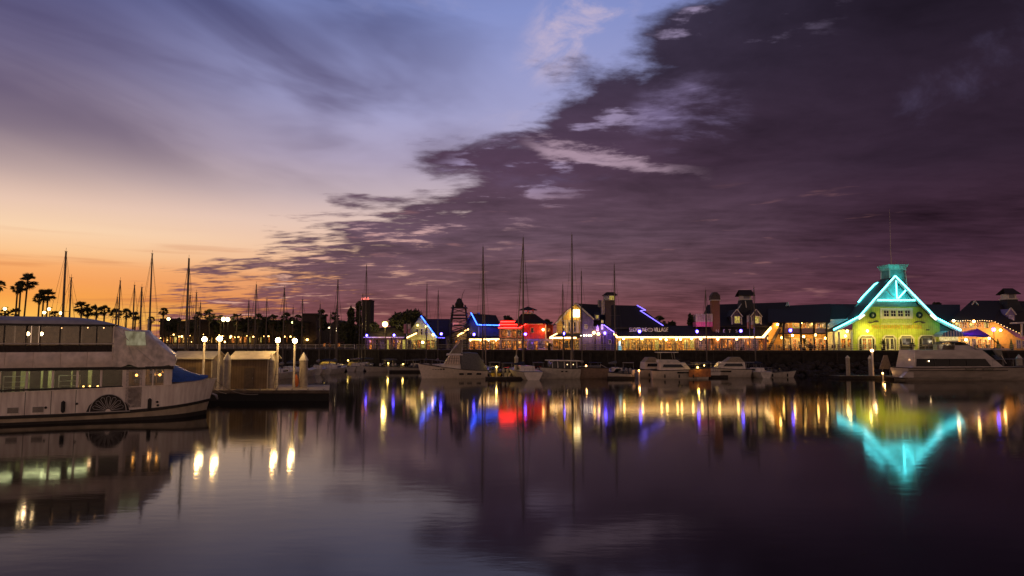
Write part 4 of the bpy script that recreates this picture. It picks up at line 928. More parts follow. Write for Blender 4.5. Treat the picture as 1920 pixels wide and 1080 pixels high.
def window(t, x0, y0, x1, y1, Y, fm, pm, nx=2, ny=2, name='window', fw=.09):
    """framed window standing 6 cm proud of the wall at distance Y"""
    a = PX(x0, y1, Y); b = PX(x1, y0, Y); a2 = PX(x0, y0, Y); xa = (a.x + a2.x) / 2
    mb = MB(); z0, z1 = a.z, b.z; xb = b.x; yf = Y - .07
    mb.box(xa, xa + fw, yf, Y - .003, z0, z1).box(xb - fw, xb, yf, Y - .003, z0, z1).box(xa + fw, xb - fw, yf, Y - .003, z0, z0 + fw).box(xa + fw, xb - fw, yf, Y - .003, z1 - fw, z1)
    for i in range(1, nx): xx = xa + (xb - xa) * i / nx; mb.box(xx - .025, xx + .025, yf + .015, Y - .003, z0 + fw, z1 - fw)
    for i in range(1, ny):
        zz = z0 + (z1 - z0) * i / ny; mb.box(xa + fw, xb - fw, yf + .02, Y - .006, zz - .025, zz + .025)
    f = part(name, mb, fm, t)
    part('pane', MB().box(xa + fw + .002, xb - fw - .002, Y - .03, Y - .004, z0 + fw, z1 - fw), pm, f)
    return f
def front(t, x0, x1, y0, y1, Y, n, fm, pms, door_every=4, seed=0):
    """a shop front: a row of tall windows and some doors"""
    r = random.Random(seed); w = (x1 - x0) / n
    for i in range(n):
        a = x0 + w * (i + .1); b = x0 + w * (i + .9); pm = pms[r.randrange(len(pms))]
        if door_every and i % door_every == door_every - 2: window(t, a, y0 + 1, b, y1, Y, fm, pm, 2, 1, 'door', .12)
        else: window(t, a, y0 + r.uniform(0, 2), b, y1 - r.uniform(3, 5), Y, fm, pm, 2, r.choice((1, 2)))
def neon(t, pts, m, r=.11, name='neon_tube'):
    return part(name, MB(True).tube([PX(*p) for p in pts], r, 6), m, t)
def bar_px(t, name, p, q, w, m, h=None): return part(name, MB().bar(PX(*p), PX(*q), w, h), m, t)
def wall(t, x0, y0, x1, y1, Y, dep, m, name='wall'): return part(name, MB().rect(x0, y0, x1, y1, Y, dep), m, t)
def bld(name, label, px, Y, cat='building', group=None): 
    p = PX(px, 657, Y); return thing(name, label, cat, (p.x, Y, DECK), group=group)
# ---------------------------------------------------------------- green theatre
def theatre():
    Y = 131.0
    t = bld('theatre', 'lime green gabled theatre outlined in cyan neon with open lantern tower', 1680, Y, 'theatre')
    green = boards('lime_boards', (.43, .47, .05), .4, 'X', .7, .3)
    teal = mat('teal_gable', (.16, .36, .34), .7, .2, 2)
    part('front_wall', MB().ppoly([(1600, 657.5), (1600, 603), (1611.5, 597), (1633, 575), (1728, 575), (1752, 598), (1762, 603), (1762, 657.5)], Y, .4), green, t)
    part('gable_wall', MB().ppoly([(1634, 574.6), (1679, 524), (1727, 574.6)], Y + .35, .3), teal, t)
    part('porch_wall', MB().rect(1553, 618, 1599.8, 657.5, Y + 3, .3), cream, t)
    part('side_panel', MB().ppoly([(1553, 599), (1612, 597), (1565, 619), (1553, 619)], Y + 2.6, .3), mat('pale_blue_side', (.42, .46, .5), .7), t)
    part('side_panel', MB().ppoly([(1762, 600), (1792, 612), (1792, 657.5), (1762, 657.5)], Y + .6, .3), mat('teal_side', (.10, .20, .20), .7), t)
    # roof slopes of the front gable, 7 m deep
    L = [(1563.1, 619.8), (1611.3, 594.8), (1678.5, 518.9), (1755.7, 597.6), (1802, 621)]
    F = [PX(x, y, Y - .9) for x, y in L]; D = Vector((0, 5.2, 0))
    for a, b in zip(F, F[1:]):
        part('roof_slope', MB().prism([a + Vector((0, .02, -.02)), b + Vector((0, .02, -.02)), b + D, a + D], (0, 0, -.22)), slate, t)
    for a, b in zip(F, F[1:]):
        part('rake_board', MB().bar(a + Vector((0, .05, -.22)), b + Vector((0, .05, -.22)), .12, .42), trimw, t)
    for a, b in zip(L, L[1:]):
        neon(t, [(a[0], a[1] - 1.8, Y - .95), (b[0], b[1] - 1.8, Y - .95)], CYAN, .125)
    neon(t, [(1645.6, 562.4, Y - .7), (1717, 562.4, Y - .7)], CYAN, .115)
    neon(t, [(1680, 526, Y - .7), (1682, 560, Y - .7)], CYAN, .13)
    neon(t, [(1684.5, 559.5, Y - .7), (1699.3, 543, Y - .7)], CYAN, .13)
    bar_px(t, 'truss_brace', (1677, 559, Y - .6), (1662, 543.5, Y - .6), .14, trimw)
    bar_px(t, 'truss_tie', (1636, 564.5, Y - .45), (1726, 564.5, Y - .45), .2, trimw)
    B = [(1609.4, 568), (1619, 556.5), (1640, 534.6), (1651, 529.5)]
    for a, b in zip(B, B[1:]): neon(t, [(a[0], a[1] - 1.5, Y + 4.3), (b[0], b[1] - 1.5, Y + 4.3)], CYAN, .13)
    part('rear_gable', MB().ppoly([(1603, 575), (1620, 557.5), (1641, 536), (1653, 531), (1680, 575)], Y + 4.6, .3), teal, t)
    # main roof behind
    part('main_roof', MB().slab([(1555, 603, Y + 3), (1800, 604, Y + 3), (1800, 571, Y + 12), (1555, 570, Y + 12)], .3), slate, t)
    part('main_roof', MB().slab([(1555, 570, Y + 12), (1800, 571, Y + 12), (1800, 604, Y + 25), (1555, 604, Y + 25)], .3), slate, t)
    # lantern tower
    Yt = Y + 3.5; cx = PX(1675, 520, Yt).x; z0 = PX(1675, 549, Yt).z; z1 = PX(1675, 507.5, Yt).z; z2 = PX(1675, 498, Yt).z
    w0 = 1.72; w1 = 1.55
    tw = part('tower', MB().loft([[(cx - w0, Yt - w0, z0 - 2), (cx + w0, Yt - w0, z0 - 2), (cx + w0, Yt + w0, z0 - 2), (cx - w0, Yt + w0, z0 - 2)], [(cx - w1 + .12, Yt - w1 + .12, z1), (cx + w1 - .12, Yt - w1 + .12, z1), (cx + w1 - .12, Yt + w1 - .12, z1), (cx - w1 + .12, Yt + w1 - .12, z1)]], True, True), mat('tower_teal', (.09, .24, .23), .7, .2, 2), t)
    part('tower_cap', MB().loft([[(cx + s * w, Yt + q * w, z) for s, q in ((-1, -1), (1, -1), (1, 1), (-1, 1))] for w, z in ((1.66, z1 + .01), (1.7, z1 + .35), (2.0, z2 - .12), (2.05, z2))], True, True), mat('aqua_cap', (.25, .55, .48), .6), t)
    for s in (-1, 1):
        for q in (-1, 1): part('tower_trim', MB().bar((cx + s * (w0 + .02), Yt + q * (w0 + .02), z0 - 1.5), (cx + s * (w1 - .02), Yt + q * (w1 - .02), z1), .13), trimw, t)
    pt = PX(1668, 392, Yt); part('flagpole', MB().tube([(cx - .2, Yt, z2 - .02), (cx - .3, Yt, z2 + 3), (pt.x, Yt, pt.z)], [.08, .06, .02], 6), steel, t)
    for s in (-1.3, -.4, .9, 1.5): part('spike', MB().tube([(cx + s, Yt - 1.6, z2), (cx + s * 1.1, Yt - 1.6, z2 + .9)], .02, 4), steel, t)
    # glow of the tubes on roof and tower
    for x, y, dy, e in ((1600, 606, -2.2, 80), (1640, 572, -2.4, 60), (1679, 545, -2.2, 55), (1715, 574, -2.4, 60), (1775, 612, -2.2, 80)): lamp(PX(x, y, Y + dy), e, (.05, 1, 1), .5)
    lamp(PX(1690, 519, Y + .6), 100, (.05, 1, .95), .4, (-.5, 1, .1)); lamp(PX(1662, 526, Y + .8), 90, (.05, 1, .95), .4, (.5, 1, .1))
    for x, y, e, ax in ((1628, 550, 130, .6), (1600, 588, 110, .4), (1735, 556, 210, -.5), (1772, 590, 190, -.2), (1800, 600, 110, .2)): lamp(PX(x, y, Y + .6), e, (.04, .9, .95), .4, (ax, 1, -.9))
    # big window, panel and frame
    fr = part('window_surround', MB().rect(1651, 577.5, 1711.5, 581, Y - .1, .097).rect(1651, 594.5, 1711.5, 597.5, Y - .1, .097).rect(1651, 581.1, 1654.5, 594.4, Y - .1, .097).rect(1708, 581.1, 1711.5, 594.4, Y - .1, .097).rect(1652, 607, 1710.5, 608, Y - .08, .077), cream, t)
    part('panel', MB().rect(1653, 598, 1709.5, 606.8, Y - .05, .047), mat('olive_panel', (.38, .42, .09), .7), t)
    for k in range(4):
        window(t, 1656 + k * 13.2, 581.3, 1667 + k * 13.2, 594.3, Y - .02, cream, dark, 2, 2, 'window', .11)
    # wreaths and scrolls
    wr = mat('wreath_green', (.015, .035, .02), .9, .6, 8, 0, .8)
    for x, y in ((1636.7, 591), (1723.9, 590.6)):
        c = PX(x, y, Y - .22); w = part('wreath', MB(True).ring(c, .46, .2, 'y', 22, 8), wr, t)
        part('bow', MB().ball(c + Vector((.05, -.05, .0)), .17, 8, 6).ball(c + Vector((-.1, -.05, -.3)), .1, 8, 6), white, w)
    for x0, x1 in ((1627, 1648), (1714, 1735)):
        part('scroll', MB(True).tube([PX(x0 + (x1 - x0) * k / 10, 603.8 + 1.3 * math.sin(k * .63 + (0 if x0 < 1700 else 2)), Y - .1) for k in range(11)], [.06, .14, .2, .16, .1, .1, .14, .2, .22, .14, .06], 6), mat('scroll_board', (.10, .09, .05), .7), t)
    gold = mat('gilt_letters', (.62, .36, .04), .5, .1)
    a = PX(1682, 613.5, Y - .06); text('sign_lettering', 'MELODRAMA THEATER', gold, t, a, .78, 9.6, .04)
    # openings with chamfered heads
    def opening(x0, x1, kind):
        ch = 6
        out = [(x0, 657), (x0, 628 + ch), (x0 + ch, 628), (x1 - ch, 628), (x1, 628 + ch), (x1, 657)]
        inn = [(x1 - 2.2, 657), (x1 - 2.2, 631 + ch), (x1 - ch - 1, 630.5), (x0 + ch + 1, 630.5), (x0 + 2.2, 631 + ch), (x0 + 2.2, 657)]
        o = part('door_surround' if kind == 'door' else 'window_surround', MB().ppoly(out + inn, Y - .12, .115), cream, t)
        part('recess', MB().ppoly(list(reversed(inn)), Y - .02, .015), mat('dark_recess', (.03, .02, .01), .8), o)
        m0 = x0 + (x1 - x0) * .2; m1 = x1 - (x1 - x0) * .2
        if kind == 'door':
            for a_, b_ in ((m0, (m0 + m1) / 2 - .3), ((m0 + m1) / 2 + .3, m1)): window(t, a_, 633, b_, 656.5, Y - .05, cream, OW if x0 < 1620 else dark, 2, 3 if x0 < 1620 else 1, 'door', .2)
        else: window(t, m0, 633, m1, 648, Y - .05, cream, litpane('poster_pane', [(.01, .01, .012), (.03, .02, .02), (.35, .3, .25)], .5, 1.2, 4), 1, 1)
    opening(1609, 1642, 'door'); opening(1654, 1682, 'door'); opening(1684.5, 1715, 'window'); opening(1721.5, 1755, 'window')
    front(t, 1575, 1599, 633, 656, Y + 2.98, 2, cream, [OW, YW], 0, 3)
    for x in (1564, 1574, 1598): wpost(t, x, 622, 657, Y - .6, .25, trimw)
    # flood lamps
    fl = emit('flood_glow', (1, .7, .18), 34)
    for x, y, yy in ((1588.5, 621, Y + 1.5), (1585, 630, Y + 1.5), (1626.5, 620.5, Y - .5)):
        c = PX(x, y, yy); part('flood_lamp', MB(True).ball(c, .22, 8, 6), fl, t)
    for x, y, yy, e in ((1588, 624, Y + 1.2, 260), (1626, 620, Y - 1.2, 240), (1655, 622, Y - 2.6, 270), (1700, 622, Y - 2.6, 250), (1724, 622, Y - 2.2, 210), (1682, 602, Y - 3, 200), (1620, 643, Y - 2.2, 110), (1668, 648, Y - 3, 130), (1720, 648, Y - 3, 110)): lamp(PX(x, y, yy), e, (1, .84, .22), .3)
    pl = emit('plate_glow', (1, .9, .7), 1.4)
    for p in ((1611, 598, 1621, 590.5), (1745, 590.5, 1755, 599.5)):
        bar_px(t, 'lit_plate', (p[0], p[1], Y - 1.0), (p[2], p[3], Y - 1.0), .32, pl, .25)
    part('wall_sign', MB().rect(1737, 617.5, 1743, 619.5, Y - .1, .097), darkwood, t)
theatre()
# ---------------------------------------------------------------- veranda building
def veranda():
    Y = 131.5
    t = bld('veranda_building', 'two storey building with orange lit veranda left of the green theatre', 1510, Y)
    oc = boards('ochre_boards', (.50, .27, .07), .35, 'X', .7, .25)
    wall(t, 1462, 602, 1554, 626, Y + 3, .3, oc); wall(t, 1446, 626.3, 1554, 657.5, Y + 3, .3, oc)
    part('roof', MB().slab([(1440, 603, Y - .8), (1557, 603, Y - .8), (1557, 569.5, Y + 9), (1440, 574.5, Y + 9)], .25), roofm, t)
    part('roof', MB().slab([(1440, 574.5, Y + 9), (1557, 569.5, Y + 9), (1557, 603, Y + 20), (1440, 603, Y + 20)], .25), roofm, t)
    part('balcony_floor', MB().rect(1470, 624.5, 1552, 626.2, Y - .1, 3.05), darkwood, t)
    pk = mat('balcony_panel', (.45, .28, .24), .7)
    for a, b in ((1471, 1501), (1504, 1526), (1529, 1550)): part('balcony_panel', MB().rect(a, 615.5, b, 624.4, Y - .05, .08), pk, t)
    for x in (1470, 1502.5, 1527.5, 1551):
        wpost(t, x, 603.5, 657, Y - .25, .26, darkwood)
        for s in (-1, 1): bar_px(t, 'bracket', (x, 608, Y - .25), (x + s * 5, 603.6, Y - .25), .12, darkwood)
    for a, b, pm in ((1472, 1478, OW), (1486, 1500, YW), (1505, 1512, OW), (1514, 1526, GW), (1530, 1538, OW), (1541, 1549, GW)): window(t, a, 605, b, 622, Y + 2.98, trimw, pm, 2, 2)
    c = PX(1493.5, 609, Y + 2.6); part('wreath', MB(True).ring(c, .35, .12, 'y', 16, 6), mat('wreath_pale', (.5, .3, .2), .8), t)
    front(t, 1466, 1552, 633, 657, Y + 2.98, 9, trimw, [OW, GW, OW], 4, 11)
    part('awning', MB().slab([(1466, 634, Y - .1), (1484, 634, Y - .1), (1484, 627.5, Y + 2.9), (1466, 627.5, Y + 2.9)], .08), mat('yellow_awning', (.6, .42, .14), .8), t)
    # side stair
    part('stair_wall', MB().ppoly([(1438, 657.5), (1438, 622), (1452, 603), (1460, 603), (1460, 622), (1446, 652), (1446, 657.5)], Y + .8, .3), oc, t)
    bar_px(t, 'stair_stringer', (1462, 616, Y + .2), (1441, 655, Y + .2), .35, darkwood, .5)
    window(t, 1437.5, 628, 1441, 641, Y + .78, darkwood, dark, 1, 1)
    gl = emit('veranda_bulb', (1, .56, .13), 44)
    for x, y, yy in ((1458, 608.5, Y + .4), (1503, 602.5 + 2, Y + 1), (1543, 603.5, Y + .8), (1529, 620 + 8, Y - .1), (1486, 629, Y + 1), (1507, 631, Y + 1.5), (1548, 634, Y + 1.2), (1466, 633, Y + 1.2)):
        part('wall_lamp', MB(True).ball(PX(x, y, yy), .2, 8, 6), gl, t)
    for x, y, yy, e in ((1458, 612, Y - .6, 130), (1500, 606, Y + 1.0, 240), (1541, 606, Y + .8, 260), (1528, 631, Y - .4, 250), (1486, 633, Y + .8, 220), (1506, 634, Y + .8, 220), (1548, 637, Y + .5, 180), (1450, 634, Y - .6, 180)): lamp(PX(x, y, yy), e, WARM, .25)
veranda()
# ---------------------------------------------------------------- long arcade with two roofs
def arcade():
    Y = 131.0
    t = bld('arcade_building', 'long low shop arcade with dark hipped roof and white eave light', 1230, Y)
    tan = boards('tan_boards', (.40, .235, .07), .35, 'X', .7, .25)
    part('wall', MB().rect(1156, 633, 1304, 657.5, Y + 3.5, .3), tan, t)
    part('roof', MB().slab([(1146, 614, Y + 1.2), (1252, 614, Y + 1.2), (1195, 573, Y + 8), (1146, 572, Y + 8)], .3), roofm, t)
    part('roof', MB().slab([(1252, 614, Y + 1.2), (1252, 614, Y + 15), (1195, 573, Y + 8.01)], .3), roofm, t)
    part('canopy', MB().slab([(1156, 630.5, Y - .9), (1305.6, 630.5, Y - .9), (1305.6, 610.5, Y + 3.6), (1156, 610.5, Y + 3.6)], .22), roofm, t)
    bar_px(t, 'eave_light', (1157, 632.3, Y - 1.05), (1305.5, 632.3, Y - 1.05), .18, STRIP, .26)
    bar_px(t, 'eave_light', (1157, 632, Y - 1.05), (1151.5, 626, Y + .6), .18, STRIP, .34)
    neon(t, [(1194.5, 572.5, Y + 7.7), (1210.5, 581.5, Y + 6.2), (1200.5, 582.5, Y + 6.2), (1243.5, 610.5, Y + 1.6)], VIOL, .09)
    p = PX(1216, 619, Y + .6)
    sign = mat('sign_letters', (.80, .70, .6), .5, .1)
    a = PX(1196.5, 618.5, Y + .3); text('sign_lettering', 'SHORELINE', sign, t, a, .82, 3.35, .05)
    a = PX(1239.5, 618.5, Y + .3); text('sign_lettering', 'VILLAGE', sign, t, a, .82, 2.7, .05); [lamp(PX(x_, 624, Y - 1.5), 40, (1, .8, .6), .2, (0, 1, .5), 110) for x_ in (1190, 1215, 1242)]  # unseen spots added to brighten the sign letters
    em = part('sign_emblem', MB(True).tube([PX(1219, 618.5, Y + .3) + Vector((.52 * math.cos(k * math.pi / 10), 0, .34 * math.sin(k * math.pi / 10))) for k in range(21)], .05, 5), sign, t)
    part('emblem_face', MB().prism([PX(1219, 618.5, Y + .34) + Vector((.48 * math.cos(k * math.pi / 10), 0, .3 * math.sin(k * math.pi / 10))) for k in range(20)], (0, .04, 0)), mat('emblem_dark', (.12, .1, .09), .6), em)
    front(t, 1160, 1303, 635.5, 657, Y + 3.48, 13, mat('shop_frame', (.16, .09, .04), .6), [GW, GW, OW, YW], 4, 21)
    for x in (1158, 1178, 1200, 1222, 1245, 1266, 1288, 1304): wpost(t, x, 632, 657, Y - .75, .2, mat('arcade_post', (.45, .3, .14), .6))
    bulb_ = emit('arcade_bulb', (1, .6, .15), 34)
    for x, y in ((1169, 635), (1203.5, 635), (1238.5, 635), (1249, 637), (1268, 636), (1276, 636), (1297, 635)): part('ceiling_lamp', MB(True).ball(PX(x, y, Y + .5), .2, 8, 6), bulb_, t)
    for x in (1168, 1190, 1212, 1236, 1258, 1280, 1298): lamp(PX(x, 638, Y + 1.2), 290, GOLD, .25)
    sg = part('shop_sign', MB().rect(1160.5, 640, 1163.5, 648, Y - .3, .1), emit('blue_white_sign', (.6, .9, 1.0), 1.6), t); part('sign_foot', MB().rect(1159.5, 648.3, 1165.5, 656.5, Y - .4, .5), emit('teal_sign', (.02, .30, .38), 1.0), sg)
    # second half: restaurant with dormers
    t = bld('restaurant_building', 'dark roofed restaurant with pink balcony, brick chimney and twin lit dormers', 1390, Y)
    vio = boards('plum_boards', (.16, .09, .16), .35, 'X', .7, .25)
    part('wall', MB().rect(1306, 633, 1436, 657.5, Y + 3.5, .3), vio, t)
    part('canopy', MB().slab([(1306, 630.5, Y - .9), (1432, 630.5, Y - .9), (1446, 610.5, Y + 3.6), (1306, 610.5, Y + 3.6)], .22), roofm, t)
    part('roof', MB().slab([(1311, 611, Y + 2), (1470, 611, Y + 2), (1477, 566.5, Y + 10), (1326, 571.5, Y + 10)], .3), roofm, t)
    part('roof', MB().slab([(1311, 611, Y + 2), (1326, 571.5, Y + 10.01), (1311, 611, Y + 18)], .3), roofm, t)
    part('roof', MB().slab([(1326, 571.5, Y + 10), (1477, 566.5, Y + 10), (1470, 611, Y + 19), (1311, 611, Y + 19)], .3), roofm, t)
    bar_px(t, 'gable_trim', (1473.5, 574, Y + 8.5), (1476.5, 566.5, Y + 8.5), .16, mat('verdigris_trim', (.45, .6, .55), .6)); bar_px(t, 'gable_trim', (1476.5, 566.5, Y + 8.5), (1480.5, 574, Y + 8.5), .16, mat('verdigris_trim', (.4, .6, .5)))
    bar_px(t, 'eave_light', (1306, 632.3, Y - 1.05), (1430.5, 632.3, Y - 1.05), .18, STRIP, .26)
    bar_px(t, 'eave_light', (1431, 631.8, Y - 1.05), (1445.5, 614.5, Y + 1.0), .2, STRIP, .42)
    bl = part('balcony', MB().rect(1305.5, 603.5, 1336, 612.5, Y + .6, 2.4), mat('pink_boards', (.62, .12, .28), .6, .15), t)
    lamp(PX(1320, 608, Y - 1.5), 60, (1, .3, .6), .3)
    part('balcony_frame', MB().rect(1305, 588.5, 1336, 590, Y + .6, .15).rect(1305, 602.2, 1336, 603.4, Y + .55, .2).rect(1305, 590.1, 1306.5, 602.1, Y + .6, .15).rect(1334.5, 590.1, 1336, 602.1, Y + .6, .15), trimw, t)
    for k in range(3): window(t, 1307 + k * 9.2, 591, 1315 + k * 9.2, 601.5, Y + .7, trimw, mat('net_curtain', (.35, .27, .27), .7), 2, 1)
    part('balcony_roof', MB().rect(1306.6, 590.2, 1334.4, 602, Y + .8, 2.2), mat('balcony_inner', (.2, .15, .15), .8), t)
    # chimney
    Yc = Y + 1.0; brick = mat('chimney_brick', (.22, .10, .06), .85, .4, 12, 0, .4)
    c = PX(1343, 600, Yc); zt = PX(1343, 562, Yc).z; w = .72
    part('chimney', MB().box(c.x - w, c.x + w, Yc, Yc + 1.4, DECK + 1, zt), brick, t)
    part('chimney_crown', MB().loft([[(c.x + s * q, Yc + .7 + p_ * q, z) for s, p_ in ((-1, -1), (1, -1), (1, 1), (-1, 1))] for q, z in ((.85, zt), (.85, zt + .35), (.8, zt + .4), (.85, zt + .75), (.62, zt + 1.15), (.42, zt + 1.45), (.3, zt + 1.5))], True, True), mat('chimney_crown_m', (.07, .05, .045), .8), t)
    part('chimney_band', MB().box(c.x - .88, c.x + .88, Yc - .18, Yc + 1.58, zt - .16, zt - .003), trimw, t)
    for cx in (1381.5, 1418):
        d = part('dormer', MB().ppoly([(cx - 9, 609), (cx - 9, 591), (cx, 582), (cx + 9, 591), (cx + 9, 609)], Y + 2.6, 4), mat('dormer_wall', (.10, .07, .11), .7), t)
        for s in (-1, 1):
            part('dormer_roof', MB().prism([PX(cx, 579.5, Y + 2.3), PX(cx + s * 11, 593, Y + 2.3), PX(cx + s * 11, 594.5, Y + 2.3), PX(cx, 581.3, Y + 2.3)], (0, 4.3, 0)), roofm, d)
            part('bargeboard', MB().bar(PX(cx + .3 * s, 580, Y + 2.2), PX(cx + s * 11.3, 594, Y + 2.2), .1, .16), trimw, d)
            part('corner_board', MB().rect(cx + s * 9 - .8, 593.5, cx + s * 9 + .8, 609, Y + 2.5, .097), trimw, d)
        window(d, cx - 5, 592.5, cx + 6, 606.5, Y + 2.58, trimw, YW, 2, 1)
    # cupola
    Yc = Y + 8; c = PX(1397, 560, Yc); zz = lambda y: PX(1397, y, Yc).z
    cu = part('cupola', MB().loft([[(c.x + s * q, Yc + p_ * q, z) for s, p_ in ((-1, -1), (1, -1), (1, 1), (-1, 1))] for q, z in ((2.0, zz(592)), (1.35, zz(575)), (1.05, zz(563)))], True, True), slate, t)
    part('belvedere', MB().loft([[(c.x + s * q, Yc + p_ * q, z) for s, p_ in ((-1, -1), (1, -1), (1, 1), (-1, 1))] for q, z in ((1.15, zz(563) + .003), (1.15, zz(562)), (.95, zz(561.6)), (.95, zz(554.5)))], True, True), trimw, cu)
    part('cupola_vent', MB().box(c.x - .6, c.x + .6, Yc - .99, Yc - .953, zz(560.5), zz(555.5)), mat('vent_grey', (.2, .19, .2), .7), cu)
    part('cupola_roof', MB().prism([(c.x - 1.6, Yc - 1.3, zz(554.4)), (c.x + 1.6, Yc - 1.3, zz(554.4)), (c.x + .95, Yc, zz(543.5)), (c.x - .95, Yc, zz(543.5))], (0, .1, 0)).slab([Vector((c.x - 1.6, Yc - 1.4, zz(554.4))), Vector((c.x + 1.6, Yc - 1.4, zz(554.4))), Vector((c.x + 1.3, Yc, zz(543.5))), Vector((c.x - 1.3, Yc, zz(543.5)))], .15).slab([Vector((c.x - 1.3, Yc, zz(543.5))), Vector((c.x + 1.3, Yc, zz(543.5))), Vector((c.x + 1.6, Yc + 1.4, zz(554.4))), Vector((c.x - 1.6, Yc + 1.4, zz(554.4)))], .15), roofm, cu)
    for a, b in (((1390, 570, Yc - 1.45), (1381, 583, Y + 4)), ((1397.5, 564, Yc - 1.3), (1399.5, 577, Yc - 1.75))): bar_px(t, 'ridge_trim', a, b, .14, trimw)
    for i, (x, ch) in enumerate(((1345, 'N'), (1357.5, 'E'), (1368, 'T'), (1381, 'S'))): text('sign_letter', ch, mat('letter_lilac', (.6, .5, .6), .5, .1), t, PX(x, 621, Y + .3), .62, None, .05)
    front(t, 1308, 1432, 635.5, 657, Y + 3.48, 11, mat('plum_frame', (.26, .17, .2), .6), [PW, OW, PW, PW], 4, 31)
    for x in (1327, 1350, 1374, 1398, 1416, 1434): wpost(t, x, 632, 657, Y - .75, .2, mat('orange_post', (.5, .22, .1), .6))
    for x, y in ((1314, 635.5), (1346, 635.5), (1381, 635.5)): part('ceiling_lamp', MB(True).ball(PX(x, y, Y + .5), .2, 8, 6), bulb_, t)
    for x in (1314, 1346, 1381, 1414): lamp(PX(x, 637.5, Y + 1.0), 190, (1, .55, .25), .25)
arcade()
def banner(px, y0, y1, Y, label, cols, w=.7):
    p = PX(px, y0, Y); q = PX(px, y1, Y)
    t = thing('banner', label, 'banner', (p.x, Y, DECK), group='hanging banners')
    part('pole', MB().tube([(p.x + w / 2 + .08, Y, DECK), (p.x + w / 2 + .08, Y, p.z + .3)], .05, 5), steel, t)
    part('arm', MB().bar((p.x - w / 2, Y, p.z + .05), (p.x + w / 2 + .08, Y, p.z + .05), .04), steel, t)
    n = 4
    for k in range(2):
        a = p.z - (p.z - q.z) * k / 2; b = p.z - (p.z - q.z) * (k + 1) / 2
        part('cloth', MB(True).loft([[(p.x - w / 2 + w * g / 4, Y + .06 * math.sin(g * 1.3 + z), z) for g in range(5)] for z in (a, (a + b) / 2, b)]), cols[k], t)
pinkb = mat('pink_banner', (.5, .22, .26), .8); whiteb = mat('white_banner', (.62, .5, .46), .8); orb = mat('orange_banner', (.5, .22, .08), .8)
banner(1402, 592, 616, 128.5, 'long pale banner with orange foot left of the right hand dormer', [whiteb, orb], .4)
banner(1410, 602, 616, 128.3, 'short white and orange banner under the right hand dormer', [whiteb, orb], .5)
banner(759.5, 608, 625, 153, 'dull pink banner before the dark round tree', [pinkb, pinkb], .6)
banner(767, 608, 625, 153, 'pale banner with rosy foot before the dark round tree', [whiteb, pinkb], .6)
